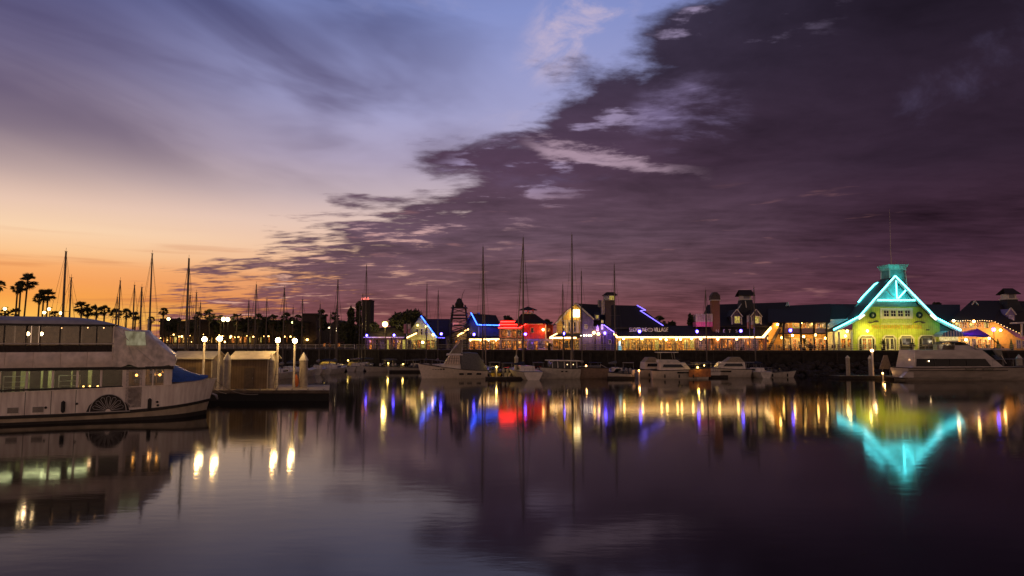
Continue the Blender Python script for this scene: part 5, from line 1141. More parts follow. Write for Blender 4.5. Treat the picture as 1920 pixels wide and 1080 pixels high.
# ---------------------------------------------------------------- orange building, kiosk and tent on the right
def right_end():
    Y = 132.0
    t = bld('corner_restaurant', 'orange lit restaurant with string lights and roof cupola at the right edge', 1860, Y)
    oc = mat('apricot_render', (.58, .34, .12), .7, .15)
    part('wall', MB().ppoly([(1786, 657.5), (1786, 600), (1862, 600), (1905, 632), (1928, 640), (1928, 657.5)], Y + 1.5, .3), oc, t)
    part('roof', MB().slab([(1780, 602, Y + .8), (1863, 602, Y + .8), (1880, 563.5, Y + 10), (1822, 563.5, Y + 10)], .25), roofm, t)
    part('roof', MB().slab([(1863, 601.5, Y + .8), (1965, 648, Y + .8), (1965, 566, Y + 10), (1880, 563.5, Y + 10)], .25), roofm, t)
    part('roof', MB().slab([(1822, 563.5, Y + 10), (1965, 565.5, Y + 10), (1965, 610, Y + 19), (1780, 602, Y + 19)], .25), roofm, t)
    for k in range(5): window(t, 1790 + k * 13.5, 604, 1799 + k * 13.5, 615, Y + 1.48, trimw, [YW, OW][k % 2], 2, 2)
    window(t, 1849, 604, 1854, 615, Y + 1.48, darkwood, dark, 1, 2)
    front(t, 1800, 1862, 634, 657, Y + 1.48, 6, trimw, [OW, GW, PW], 3, 41); front(t, 1904, 1926, 637, 657, Y + 1.48, 2, trimw, [PW, PW], 0, 42)
    for x, y in ((1872, 644), (1897, 642)): part('trained_conifer', MB().lathe(PX(x, 657, Y + 1.0), [(.35, 0), (.38, .2), (.3, .9), (.12, 1.9), (.02, 2.3)], 9), mat('potted_conifer', (.03, .04, .02), .9, .5, 9, 0, .8), t)
    bar_px(t, 'stair_rail', (1852, 628, Y - 1.2), (1885, 655, Y - 1.2), .15, darkwood)
    lb = emit('restaurant_bulb', (1, .56, .15), 40)
    for x, y in ((1788, 601.5), (1876, 619), (1855, 634), (1811, 637), (1826, 602.5)): part('wall_lamp', MB(True).ball(PX(x, y, Y + .6), .22, 8, 6), lb, t)
    sbm = emit('string_light_glow', (1, .55, .2), 3.5)
    for k in range(16): part('string_bulb', MB().ball(PX(1792 + k * 4.5, 601.3 + .5 * math.sin(k), Y + .55), .07, 6, 4), sbm, t)
    for k in range(11): part('string_bulb', MB().ball(PX(1866 + k * 5.6, 603.8 + k * 2.58, Y + .55), .07, 6, 4), sbm, t)
    for x, y, e in ((1790, 606, 120), (1820, 605, 170), (1848, 607, 160), (1876, 621, 320), (1900, 632, 220), (1812, 638, 150), (1840, 640, 180), (1870, 640, 200)): lamp(PX(x, y, Y - .6), e, (1, .5, .13), .25)
    # cupola and dormer
    Yc = Y + 8; c = PX(1891, 560, Yc); zz = lambda y: PX(1891, y, Yc).z
    sq = lambda qz: [[(c.x + s * q, Yc + p_ * q, z) for s, p_ in ((-1, -1), (1, -1), (1, 1), (-1, 1))] for q, z in qz]
    cu = part('cupola', MB().loft(sq(((2.2, zz(592)), (1.35, zz(573)), (1.05, zz(562)))), True, True), slate, t)
    part('belvedere', MB().loft(sq(((1.2, zz(562) + .003), (1.2, zz(560.5)), (.95, zz(560.2)), (.95, zz(551.5)))), True, True), trimw, cu)
    part('cupola_vent', MB().box(c.x - .55, c.x + .55, Yc - .99, Yc - .953, zz(559.5), zz(552.5)), mat('vent_grey', (.2, .19, .2)), cu)
    part('cupola_roof', MB().slab([Vector((c.x - 1.6, Yc - 1.4, zz(551.4))), Vector((c.x + 1.6, Yc - 1.4, zz(551.4))), Vector((c.x + 1.0, Yc, zz(540.5))), Vector((c.x - 1.0, Yc, zz(540.5)))], .15).slab([Vector((c.x - 1.0, Yc, zz(540.5))), Vector((c.x + 1.0, Yc, zz(540.5))), Vector((c.x + 1.6, Yc + 1.4, zz(551.4))), Vector((c.x - 1.6, Yc + 1.4, zz(551.4)))], .15), roofm, cu)
    d = part('dormer', MB().ppoly([(1888, 606), (1888, 589), (1895.5, 579), (1903, 589), (1903, 606)], Y + 3.0, 4), mat('lilac_dormer', (.2, .15, .3), .7), t)
    for s in (-1, 1): part('bargeboard', MB().bar(PX(1895.5, 577, Y + 2.9), PX(1895.5 + s * 10, 590, Y + 2.9), .12, .2), trimw, d)
    window(d, 1891, 591, 1900, 604, Y + 2.98, trimw, PW, 2, 1)
    part('porch', MB().ppoly([(1907, 604), (1930, 603), (1930, 606), (1907, 607)], Y - .2, 2).ppoly([(1915, 607.2), (1918, 607.2), (1918, 632), (1915, 632)], Y, .2), trimw, t)
    bar_px(t, 'gable_trim', (1822, 572, Y + 8), (1828, 564, Y + 8), .18, trimw); bar_px(t, 'gable_trim', (1828, 564, Y + 8), (1835, 573, Y + 8), .18, trimw)
    lamp(PX(1895, 600, Y - 2.5), 60, (.5, .25, 1), .3)
    # kiosk
    Yk = 128.6
    t = bld('kiosk', 'small lit snack kiosk under an arched blue striped awning', 1781, Yk, 'kiosk')
    part('counter', MB().rect(1762, 645.5, 1797, 657.5, Yk, 2), boards('kiosk_boards', (.55, .5, .42), .22, 'X'), t)
    part('back_wall', MB().rect(1763, 630, 1796, 645.3, Yk + 2.0, .1), cream, t)
    part('menu_board', MB().rect(1762, 631.5, 1797, 638.5, Yk - .1, .12), litpane('menu_glow', [(.35, .22, .06), (.85, .65, .25), (1, .85, .45)], .85, 2.5, 13), t)
    n = 16
    for k in range(n):
        a0 = math.pi * k / n; a1 = math.pi * (k + 1) / n
        q = lambda a, yy: Vector((PX(1780.5, 630, Yk).x - 2.1 * math.cos(a), yy, PX(1780.5, 631, Yk).z + 1.05 * math.sin(a)))
        part('awning_stripe', MB().prism([q(a0, Yk - 1.0) , q(a1, Yk - 1.0), q(a1, Yk + 1.6), q(a0, Yk + 1.6)], (0, 0, -.04)), mat('awning_blue', (.06, .14, .28), .8) if k % 2 else white2, t)
        xa = PX(1780.5, 630, Yk).x; u0 = -2.1 + 4.2 * k / n; u1 = u0 + 4.2 / n; zb = PX(1780.5, 631, Yk).z; zc = lambda u: zb + 1.05 * math.sqrt(max(0, 1 - (u / 2.1) ** 2))
        part('awning_stripe', MB().prism([(xa + u0, Yk - 1.06, zb), (xa + u1, Yk - 1.06, zb), (xa + u1, Yk - 1.06, zc(u1) + .01), (xa + u0, Yk - 1.06, zc(u0) + .01)], (0, .04, 0)), mat('awning_blue', (.06, .14, .28), .8) if k % 2 else white2, t)
    part('goods_rack', MB().rect(1766, 641, 1790, 645, Yk + .5, .3), GW, t)
    lamp(PX(1780, 640, Yk - .6), 120, (1, .8, .45), .3)
    Yk = 128.8
    t = bld('tent', 'purple lit pyramid topped canopy tent beside the neon roof end', 1832, Yk, 'tent')
    c = PX(1833, 616, Yk + 1.6); e = PX(1803, 627, Yk); f = PX(1856, 631, Yk)
    pur = mat('purple_canvas', (.24, .06, .5), .7, .1)
    base = [Vector((e.x, Yk, e.z)), Vector((f.x, Yk, e.z - .2)), Vector((f.x, Yk + 3.6, e.z - .2)), Vector((e.x, Yk + 3.6, e.z))]
    for i in range(4): part('canopy_panel', MB().prism([base[i], base[(i + 1) % 4], c], (0, 0, -.05)), pur, t)
    part('valance', MB().prism([base[0], base[1], base[1] + Vector((0, 0, -.35)), base[0] + Vector((0, 0, -.35))], (0, .03, 0)), mat('blue_valance', (.05, .05, .3), .7), t)
    for b_ in base: part('tent_pole', MB().tube([b_, (b_.x, b_.y, DECK)], .05, 5), steel, t)
    lamp(PX(1828, 618, Yk - 1.6), 110, (.35, .1, 1), .3)
right_end()
# ---------------------------------------------------------------- yellow and violet house
def yellow_house():
    Y = 138.0
    t = bld('gabled_house', 'yellow and violet gabled house with glowing twin lamp in its gable', 1085, Y, 'house')
    yel = boards('yellow_boards', (.58, .38, .10), .35, 'Z', .7, .25); vi = boards('violet_boards', (.12, .09, .22), .35, 'Z', .7, .25)
    part('bay_wall', MB().ppoly([(1044, 628), (1044, 603), (1050, 592), (1079, 570), (1088, 576), (1088, 628)], Y, .5), yel, t)
    part('violet_wall', MB().ppoly([(1088.1, 657.5), (1088.1, 577), (1113, 597), (1113, 657.5)], Y + .5, .4), vi, t)
    part('violet_wall', MB().ppoly([(1113, 657.5), (1113, 612), (1131, 609), (1152, 624), (1152, 657.5)], Y + .2, .4), vi, t)
    neon(t, [(1132, 609, Y), (1152, 623, Y)], VIOL, .1)
    for p, q in (((1042, 607), (1079.5, 568)), ((1079.5, 568), (1114, 599))): bar_px(t, 'rake_board', (p[0], p[1], Y - .25), (q[0], q[1], Y - .25), .14, trimw, .3)
    part('roof_slope', MB().prism([PX(1041, 607.5, Y - .2), PX(1079.5, 568.3, Y - .2), PX(1079.5, 568.3, Y - .2) + Vector((0, 9, 0)), PX(1041, 607.5, Y - .2) + Vector((0, 9, 0))], (0, 0, -.2)), roofm, t)
    part('roof_slope', MB().prism([PX(1079.5, 568.3, Y - .2), PX(1115, 600, Y - .2), PX(1115, 600, Y - .2) + Vector((0, 9, 0)), PX(1079.5, 568.3, Y - .2) + Vector((0, 9, 0))], (0, 0, -.2)), roofm, t)
    part('rear_roof', MB().slab([(1112, 606, Y + 2), (1160, 622, Y + 2), (1160, 573, Y + 9), (1084, 569, Y + 9)], .25), roofm, t)
    part('rear_roof', MB().slab([(1084, 569, Y + 9), (1160, 573, Y + 9), (1160, 612, Y + 16), (1084, 612, Y + 16)], .25), roofm, t)
    for a, b in ((1072.5, 1077.8), (1079.6, 1086.5)): part('gable_lamp', MB().rect(a, 580.5, b, 594.5, Y - .35, .34), emit('gable_lamp_glow', (1, .78, .36), 6), t)
    part('lintel', MB().rect(1052, 600.5, 1090, 602.5, Y - .1, .097), trimw, t)
    for x in (1054.5, 1065, 1075.5): window(t, x, 603, x + 4.5, 623, Y - .01, trimw, dark, 1, 2)
    for x in (1060.5, 1070.5, 1081.5): part('pilaster', MB().rect(x, 603.2, x + 3.2, 624, Y - .08, .077), cream, t)
    part('porch_roof', MB().slab([(1034, 632, Y - 2.6), (1087, 632, Y - 2.6), (1090, 625, Y - .05), (1046, 625, Y - .05)], .18), roofm, t)
    bar_px(t, 'eave_light', (1033, 633.5, Y - 2.75), (1080.5, 633.5, Y - 2.75), .18, STRIP, .32); bar_px(t, 'eave_light', (1031, 633.5, Y - 2.75), (1044.5, 626, Y - .4), .18, STRIP, .32)
    part('shop_wall', MB().rect(1036, 634, 1088, 657.5, Y + .6, .3), boards('tan_boards', (.40, .235, .07)), t)
    front(t, 1038, 1086, 637, 656, Y + .58, 5, darkwood, [OW, OW, dark, GW], 3, 51)
    for x in (1036, 1056, 1074, 1087): wpost(t, x, 634, 657, Y - 2.4, .18, trimw)
    for x in (1097, 1100): window(t, x - 1.5, 608, x + 1.5, 617, Y + .48, trimw, dark, 1, 1)
    window(t, 1141, 636.5, 1146.5, 645.5, Y + .18, trimw, dark, 1, 1)
    for x in (1088.5, 1095, 1099.5, 1104, 1108.5): part('bracket_lamp', MB(True).ball(PX(x, 629, Y - .2), .16, 7, 5), emit('white_bulb', (1, .8, .55), 9), t)
    for x, y in ((1113.5, 624), (1122, 626)): part('wall_lamp', MB(True).ball(PX(x, y, Y - .3), .3, 8, 6), emit('amber_bulb', (1, .55, .14), 12), t)
    for x, a, b in ((1116, 627, 657), (1129, 627, 657)): wpost(t, x, a, b, Y - 1.2, .2, darkwood)
    # small dormers and the square tower
    dm = part('dormer', MB().rect(1114, 589, 1124, 600, Y + 2.2, 3), vi, t)
    window(dm, 1116.5, 590.5, 1122.5, 597.5, Y + 2.18, trimw, YW, 2, 1)
    part('dormer_roof', MB().slab([(1112, 589.5, Y + 1.9), (1126, 589.5, Y + 1.9), (1123, 586, Y + 4), (1115, 586, Y + 4)], .1), roofm, dm)
    window(t, 1127, 600, 1131.5, 606, Y + .45, trimw, YW, 1, 1); part('lilac_sign', MB().rect(1127, 607.5, 1131, 618, Y - .1, .2), emit('lilac_glow', (.35, .22, .7), .7), t)
    part('neon_sign', MB().lathe(PX(1120.5, 620.5, Y - .3), [(.1, 0), (.28, .15), (.2, .7), (.04, 1.2)], 8), emit('violet_sign', (.3, .1, .9), 1.4), t)
    Yc = Y + 3; c = PX(1144, 600, Yc); zz = lambda y: PX(1144, y, Yc).z
    tw = part('tower', MB().box(c.x - 1.0, c.x + .9, Yc, Yc + 2, DECK + 3, zz(563)), mat('tower_boards', (.05, .035, .035), .8), t)
    part('belfry', MB().box(c.x - 1.1, c.x - .25, Yc + .1, Yc + 1.9, zz(563) + .003, zz(553.5)), mat('belfry_grey', (.25, .25, .28), .7), tw)
    window(tw, 1142, 554, 1152, 563, Yc + .1, trimw, YW, 2, 1)
    part('belfry_core', MB().box(c.x - .24, c.x + .95, Yc + .12, Yc + 1.9, zz(563) + .003, zz(553.5)), cream, tw)
    part('tower_roof', MB().loft([[(c.x + .1 + s * q, Yc + 1 + p_ * q, z) for s, p_ in ((-1, -1), (1, -1), (1, 1), (-1, 1))] for q, z in ((1.5, zz(553.4)), (.7, zz(547.5)))], True, True), roofm, tw)
    part('flue', MB().box(c.x - 1.75, c.x - 1.05, Yc + .2, Yc + 1.2, zz(590), zz(563)), mat('flue_panel', (.3, .26, .22), .7), t)
    part('flue', MB().box(c.x - 2.4, c.x - 1.8, Yc + .6, Yc + 1.2, zz(575), zz(562)), mat('flue_grey', (.15, .14, .15), .7), t)
    for x, y, yy, e, cc in ((1074, 590, Y - 1.3, 130, GOLD), (1060, 612, Y - 1.8, 90, GOLD), (1060, 640, Y - 1.5, 200, WARM), (1080, 640, Y - 1.5, 120, WARM), (1117, 628, Y - 1.2, 120, WARM), (1100, 620, Y - 2.0, 60, (.35, .2, 1)), (1140, 622, Y - 1.6, 170, (.35, .12, 1))): lamp(PX(x, y, yy), e, cc, .25)
yellow_house()
# ---------------------------------------------------------------- red pavilion
def red_pavilion():
    Y = 144.0
    t = bld('red_pavilion', 'red lit pavilion with hipped roof and open cupola', 985, Y)
    red = boards('red_boards', (.50, .06, .035), .4, 'X', .7, .25)
    part('wall', MB().rect(981, 606, 1024, 635, Y, 7), red, t)
    part('corner_wall', MB().rect(1024.2, 609, 1037, 635, Y + 1.6, 5), red, t)
    part('ground_wall', MB().rect(981, 635.2, 1036, 657.5, Y + .4, .3), mat('dusk_render', (.3, .22, .3), .7), t)
    zz = lambda y, yy: PX(985, y, yy).z
    el = PX(962, 606, Y - .6).x; er = PX(1033, 608, Y - .6).x; rl = PX(977, 590, Y + 4).x; rr = PX(1003, 590, Y + 4).x
    ez = zz(606.5, Y - .6); rz_ = zz(589, Y + 4)
    e = [Vector((el, Y - .6, ez)), Vector((er, Y - .6, ez)), Vector((er, Y + 9, ez)), Vector((el, Y + 9, ez))]
    m_ = [Vector((el * .55 + rl * .45, Y + 1.3, ez + (rz_ - ez) * .36)), Vector((er * .55 + rr * .45, Y + 1.3, ez + (rz_ - ez) * .36)), Vector((er * .55 + rr * .45, Y + 7, ez + (rz_ - ez) * .36)), Vector((el * .55 + rl * .45, Y + 7, ez + (rz_ - ez) * .36))]
    r_ = [Vector((rl, Y + 3, rz_)), Vector((rr, Y + 3, rz_)), Vector((rr, Y + 5.4, rz_)), Vector((rl, Y + 5.4, rz_))]
    part('hipped_roof', MB().loft([e, m_, r_], True, True), roofm, t)
    cu = part('cupola', MB().box(rl + .3, rr - .3, Y + 3.1, Y + 5.3, rz_ + .003, rz_ + .35), trimw, t)
    zc = zz(581.5, Y + 4)
    for x in (rl + .4, (rl + rr) / 2, rr - .4):
        for y in (Y + 3.2, Y + 5.2): part('cupola_post', MB().box(x - .09, x + .09, y - .09, y + .09, rz_ + .353, zc), red, cu)
    part('cupola_rail', MB().box(rl + .31, rr - .31, Y + 3.14, Y + 3.2, rz_ + .75, rz_ + .85), red, cu)
    cx = (rl + rr) / 2; w = 2.0
    part('cupola_roof', MB().loft([[(cx + s * q, Y + 4.2 + p_ * q * .8, z) for s, p_ in ((-1, -1), (1, -1), (1, 1), (-1, 1))] for q, z in ((w, zc + .003), (.9, zc + .45), (.06, zz(574.5, Y + 4)))], True, True), roofm, cu)
    # neon terrace at the left
    part('terrace_wall', MB().rect(936, 617, 980.8, 633, Y + 1.5, .3), mat('terrace_render', (.4, .2, .12), .7), t)
    part('terrace_roof', MB().slab([(934, 615, Y - .8), (982, 615, Y - .8), (980, 603, Y + 3), (940, 603, Y + 3)], .2), red, t)
    part('terrace_parapet', MB().rect(938, 600.5, 968, 606, Y + 1.5, .5), mat('red_parapet', (.45, .05, .03), .6), t)
    for y_, a, b, yy in ((603.3, 938.5, 967.5, Y + 1.2), (608.5, 936, 970, Y + .6), (614.5, 934, 974, Y - 1.0)): neon(t, [(a, y_, yy), (b, y_, yy)], REDN, .11)
    neon(t, [(974, 614.5, Y - 1.0), (986, 608, Y - .5)], REDN, .10)
    for k, x in enumerate((941, 951, 961, 971)): window(t, x, 619, x + 7, 631, Y + 1.48, trimw if k % 2 else darkwood, [OW, PW, OW, dark][k], 2, 1)
    part('terrace_floor', MB().rect(936, 633.2, 981, 635, Y - .6, 2.4), darkwood, t)
    front(t, 940, 1030, 638, 657, Y + .38, 9, darkwood, [OW, OW, PW], 4, 61)
    part('shop_wall', MB().rect(936, 635.3, 980.9, 657.5, Y + .4, .3), mat('dusk_render', (.3, .22, .3)), t)
    window(t, 995, 614, 1001, 624, Y - .01, cream, dark, 1, 1); window(t, 1027, 615, 1031, 622, Y + 1.58, cream, OW, 1, 1)
    part('trim_board', MB().rect(984, 607, 1018, 608.6, Y - .08, .077), cream, t)
    part('corner_board', MB().rect(1022, 608.8, 1024.3, 635, Y - .08, .077), cream, t)
    part('wall_lamp', MB(True).ball(PX(1018.5, 618, Y - .3), .28, 8, 6), emit('amber_bulb', (1, .55, .14), 12), t)
    for x, y, yy, e_, cc in ((955, 608, Y - 2.6, 150, (1, .03, .02)), (975, 612, Y - 2.6, 130, (1, .03, .02)), (996, 612, Y - 2.2, 130, (1, .05, .03)), (1018, 620, Y - 1.2, 110, (1, .35, .1)), (950, 626, Y - .4, 90, WARM), (970, 626, Y - .4, 80, WARM), (950, 642, Y - 1.4, 120, WARM), (975, 642, Y - 1.4, 120, WARM), (1000, 643, Y - 1.6, 110, (.3, .12, 1)), (1028, 645, Y - 1, 110, WARM)): lamp(PX(x, y, yy), e_, cc, .25)
red_pavilion()
# ---------------------------------------------------------------- blue neon house
def blue_house():
    t = bld('blue_house', 'blue gabled house edged in blue neon above an orange lit shop', 908, 149, 'house')
    bl = boards('navy_boards', (.10, .12, .32), .3, 'Z', .7, .25)
    gl, co, se = PX(872, 611, 153), PX(898, 611, 148.5), PX(938, 611, 152)
    rf, rb_ = PX(886, 588, 151), PX(930, 591, 155)
    zb = DECK + .02; z = co.z
    low = lambda p, zz: Vector((p.x, p.y, zz))
    part('gable_wall', MB().prism([low(gl, zb), low(co, zb), low(co, z), rf + Vector((.0, 0, -.2)), low(gl, z)], (.25, .3, 0)), bl, t)
    part('side_wall', MB().prism([low(co, zb) + Vector((.3, .1, 0)), low(se, zb), low(se, z), low(co, z) + Vector((.3, .1, 0))], (-.1, .3, 0)), bl, t)
    part('roof_slope', MB().prism([low(co, z + .1) + Vector((-.25, -.4, 0)), low(se, z + .1) + Vector((.2, -.3, 0)), rb_, rf + Vector((-.25, -.3, 0))], (0, 0, -.18)), roofm, t)
    part('roof_slope', MB().prism([rf + Vector((-.25, -.3, 0)), rb_, Vector((rb_.x - 3, rb_.y + 4, z)), low(gl, z) + Vector((-.3, 0, 0))], (0, 0, -.18)), roofm, t)
    part('chimney', MB().box(rf.x + .9, rf.x + 1.6, 152, 152.8, rf.z - 1.2, rf.z + .25), mat('blue_stack', (.12, .14, .3), .7), t)
    o = Vector((-.3, -.62, .12))
    part('neon_tube', MB(True).tube([rf + o, low(co, z + .1) + o], .11, 6), BLUE, t)
    a, b = low(co, z + .1) + o, low(se, z + .1) + Vector((.1, -.55, .1))
    for f0, f1 in ((.05, .34), (.38, .6), (.64, .98)): part('neon_tube', MB(True).tube([a.lerp(b, f0), a.lerp(b, f1)], .11, 6), BLUE, t)
    # arched windows of the gable
    d = (low(co, 0) - low(gl, 0)).normalized(); nrm = Vector((d.y, -d.x, 0))
    for k in range(3):
        c = low(gl, PX(888, 627, 151).z).lerp(low(co, PX(888, 627, 151).z), .36 + .17 * k) + nrm * .06
        pts = [c + d * .26 + Vector((0, 0, -.9)), c + d * .26] + [c + d * .26 * math.cos(q) + Vector((0, 0, .35 + .35 * math.sin(q))) for q in (math.pi * j / 6 for j in range(7))] + [c - d * .26, c - d * .26 + Vector((0, 0, -.9))]
        w = part('window', MB().tube(pts + [pts[0]], .045, 5), trimw, t)
        part('pane', MB().prism(pts, -nrm * .04), dark, w)
    part('rake_board', MB().bar(rf + Vector((-.35, -.35, -.2)), low(gl, z - .1) + Vector((-.3, -.2, 0)), .12, .25), mat('lilac_trim', (.4, .4, .55), .6), t)
    part('corner_board', MB().bar(low(co, zb) + Vector((-.02, -.1, 0)), low(co, z - .2) + Vector((-.02, -.1, 0)), .16), mat('lilac_trim', (.4, .4, .55)), t)
    # shop below
    Y = 147.2
    part('porch_roof', MB().slab([(879, 634.5, Y - .4), (939, 634.5, Y - .4), (939, 630, Y + 2), (879, 630, Y + 2)], .15), roofm, t)
    bar_px(t, 'eave_light', (880, 636.5, Y - .5), (903, 636.5, Y - .5), .16, STRIP, .28); bar_px(t, 'eave_light', (905, 636.3, Y - .5), (937, 635.8, Y - .5), .16, STRIP, .28)
    part('shop_wall', MB().rect(880, 637, 940, 657.5, Y + .9, .25), boards('orange_boards', (.48, .19, .045), .35), t)
    front(t, 882, 938, 639, 656.5, Y + .88, 6, darkwood, [OW, OW, OW, GW], 3, 71)
    for x in (880, 899, 918, 938): wpost(t, x, 636, 657, Y - .2, .2, trimw)
    for x in (882, 900, 916, 930): part('porch_lamp', MB(True).ball(PX(x, 638.3, Y), .17, 7, 5), emit('porch_bulb', (1, .75, .35), 8), t)
    for x, y, yy, e, cc in ((890, 642, Y - .4, 90, WARM), (905, 642, Y - .4, 110, WARM), (925, 642, Y - .4, 110, WARM), (900, 603, 147, 55, (.04, .12, 1)), (925, 604, 149, 50, (.04, .12, 1)), (880, 606, 149, 25, (.04, .12, 1)), (888, 620, 146.5, 22, (.3, .3, 1))): lamp(PX(x, y, yy), e, cc, .25)
    # plain building between
    Y = 152
    t = bld('shop_building', 'dim olive shop with one slanted white rake light left of the blue house', 858, Y)
    part('wall', MB().ppoly([(836, 657.5), (836, 630), (850, 622), (879, 614), (879, 657.5)], Y, 6), mat('olive_render', (.18, .15, .10), .8), t)
    part('roof', MB().prism([PX(834, 632, Y - .5), PX(880, 612.5, Y - .5), PX(880, 610.5, Y - .5), PX(834, 630, Y - .5)], (0, 7, 0)), roofm, t)
    bar_px(t, 'rake_light', (857.5, 630, Y - .7), (878.5, 617, Y - .7), .16, STRIP, .32)
    for a, b in ((840, 849), (853, 863), (866, 875)): window(t, a, 637, b, 652, Y - .01, darkwood, [dark, OW, dark][(a // 7) % 3], 2, 1)
    lamp(PX(868, 632, Y - 1.5), 60, WARM, .25)
blue_house()
# ---------------------------------------------------------------- left group
def left_group():
    Y = 157.0
    t = bld('gabled_shop', 'pale green gabled shop with one slanting blue neon tube', 795, Y)
    gr = boards('sage_boards', (.34, .36, .18), .35, 'X', .7, .25)
    part('wall', MB().ppoly([(762, 657.5), (762, 628), (788, 593), (818, 633), (818, 657.5)], Y, .4), gr, t)
    for p, q in (((757, 634), (788, 590.5)), ((788, 590.5), (820, 635))): part('roof_slope', MB().prism([PX(*p, Y - .5), PX(*q, Y - .5), PX(*q, Y - .5) + Vector((0, 9, 0)), PX(*p, Y - .5) + Vector((0, 9, 0))], (0, 0, -.2)), roofm, t)
    part('rear_wing', MB().rect(800, 598, 843, 657.5, Y + 6, 6), mat('dark_shingle_wall', (.04, .03, .03), .85, .4, 6), t)
    neon(t, [(789.5, 592.5, Y - .75), (819, 633, Y - .75)], BLUE, .12)
    neon(t, [(820, 633, Y - .75), (834, 633.5, Y - .75)], VIOL, .10)
    for x, y in ((783, 610), (799, 612)): part('gable_lamp', MB(True).ball(PX(x, y, Y - .5), .26, 8, 6), emit('yellow_bulb', (1, .7, .12), 4), t)
    part('wall_lamp', MB(True).ball(PX(792.5, 642, Y - .6), .3, 8, 6), emit('yellow_bulb2', (1, .66, .2), 14), t); part('wall_lamp', MB(True).ball(PX(812, 628, Y - .8), .25, 8, 6), emit('amber_bulb', (1, .55, .14), 12), t)
    for x in (780, 788, 797): window(t, x, 616, x + 5, 628, Y - .01, trimw, dark, 1, 2)
    front(t, 764, 816, 637, 657, Y - .01, 6, darkwood, [GW, OW, YW, dark], 3, 81)
    bar_px(t, 'rake_light', (762.5, 633.5, Y - 1.3), (781.5, 624.5, Y - 1.3), .16, STRIP, .28)
    part('porch_roof', MB().prism([PX(761, 633.5, Y - 1.2), PX(782, 623.5, Y - 1.2), PX(782, 622, Y - 1.2), PX(761, 632, Y - 1.2)], (0, 1.1, 0)), roofm, t)
    for x, y, e in ((783, 612, 40), (799, 614, 36), (792, 641, 90), (812, 632, 70), (772, 640, 50), (806, 646, 50)): lamp(PX(x, y, Y - 1.1), e, (1, .68, .18), .25)
    lamp(PX(800, 602, Y - 1.6), 80, (.04, .1, 1), .3); lamp(PX(815, 618, Y + 2.2), 120, (.04, .1, 1), .3)
    Y = 160
    t = bld('low_pavilion', 'low hip roofed pavilion with purple trimmed eave under the bright yellow lamp', 722, Y)
    part('roof', MB().loft([[PX(682, 631, Y - 1), PX(764, 631, Y - 1), PX(764, 631, Y + 8), PX(682, 631, Y + 8)], [PX(705, 615, Y + 3), PX(745, 612, Y + 3), PX(745, 612, Y + 4), PX(705, 615, Y + 4)]], True, True), roofm, t)
    bar_px(t, 'eave_trim', (682, 632.5, Y - 1.1), (764, 632.5, Y - 1.1), .1, emit('purple_trim', (.22, .08, .5), .55), .2)
    part('wall', MB().rect(684, 634, 762, 657.5, Y + 1, .3), mat('wine_render', (.10, .06, .08), .8), t)
    for a, b, pm in ((692, 698, OW), (704, 709, dark), (712, 722, PW), (725, 730, YW), (737, 741, OW), (744, 752, GW), (754, 761, YW)): window(t, a, 636.5, b, 655, Y + .98, darkwood, pm, 1, 1)
    for x in (684, 701, 734, 763): wpost(t, x, 633, 657, Y - .8, .2, darkwood)
    for x, e, cc in ((697, 70, WARM), (728, 70, WARM), (748, 80, WARM), (688, 50, (.3, .12, 1)), (740, 50, (.3, .12, 1))): lamp(PX(x, 640, Y - .5), e, cc, .25)
    # dark buildings farther left
    Y = 205
    t = bld('long_building', 'long low dark building with a row of orange lit arches behind the dock lamps', 430, Y)
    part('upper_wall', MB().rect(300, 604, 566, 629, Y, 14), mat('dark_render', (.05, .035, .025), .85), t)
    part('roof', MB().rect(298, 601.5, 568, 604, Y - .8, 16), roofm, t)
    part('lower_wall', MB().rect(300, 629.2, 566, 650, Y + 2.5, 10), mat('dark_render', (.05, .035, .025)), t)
    part('awning', MB().slab([(440, 631, Y - 2), (472, 627, Y - 2), (472, 621, Y), (440, 621, Y)], .2), mat('olive_awning', (.25, .2, .06), .8), t)
    r = random.Random(5)
    for k in range(34):
        x = 303 + k * 7.7
        if k in (7, 8, 15, 16, 22, 23) or (k > 24 and k % 2): continue
        window(t, x, 630 + r.uniform(0, 3), x + r.uniform(3, 6.5), 642.5, Y + 2.48, darkwood, r.choice([OW, GW, OW, YW]), 1, 1)
    for x in (306, 322, 341, 357, 418, 433, 447, 463): part('string_bulb', MB(True).ball(PX(x, 628 + r.uniform(-1, 3), Y + .6), .3, 7, 5), emit('amber_bulb', (1, .55, .14), 12), t)
    for x in (320, 350, 440, 465): lamp(PX(x, 636, Y + .5), 200, WARM, .3)
    for k in range(26): part('string_bulb', MB(True).ball(PX(302 + k * 10 + r.uniform(-4, 4), r.uniform(626, 641), Y - r.uniform(.3, 3)), r.uniform(.12, .26), 6, 4), emit('amber_bulb', (1, .55, .14), 12), t)
    for x0_, x1_, yy in ((300, 322, 597), (352, 398, 599), (470, 492, 598.5), (520, 545, 600)): part('roof_plant', MB().rect(x0_, yy, x1_, 601.4, Y + 2, 6), darkwood, t)
    Y = 212
    t = bld('office_block', 'dark flat topped block between the fourth dock lamp and the sloping roof', 579, Y)
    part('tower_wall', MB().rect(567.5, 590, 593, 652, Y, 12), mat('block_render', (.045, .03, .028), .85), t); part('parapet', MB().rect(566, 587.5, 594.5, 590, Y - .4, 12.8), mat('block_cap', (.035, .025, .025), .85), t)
    part('lit_edge', MB().rect(565.6, 600, 567.3, 620, Y + 1, 1), emit('lit_sign_edge', (.8, .4, .12), .35), t)
    for x in (556, 576, 600, 612): part('wall_lamp', MB(True).ball(PX(x, 637, Y - 1), .35, 7, 5), emit('amber_bulb', (1, .55, .14), 12), t)
    Y = 186
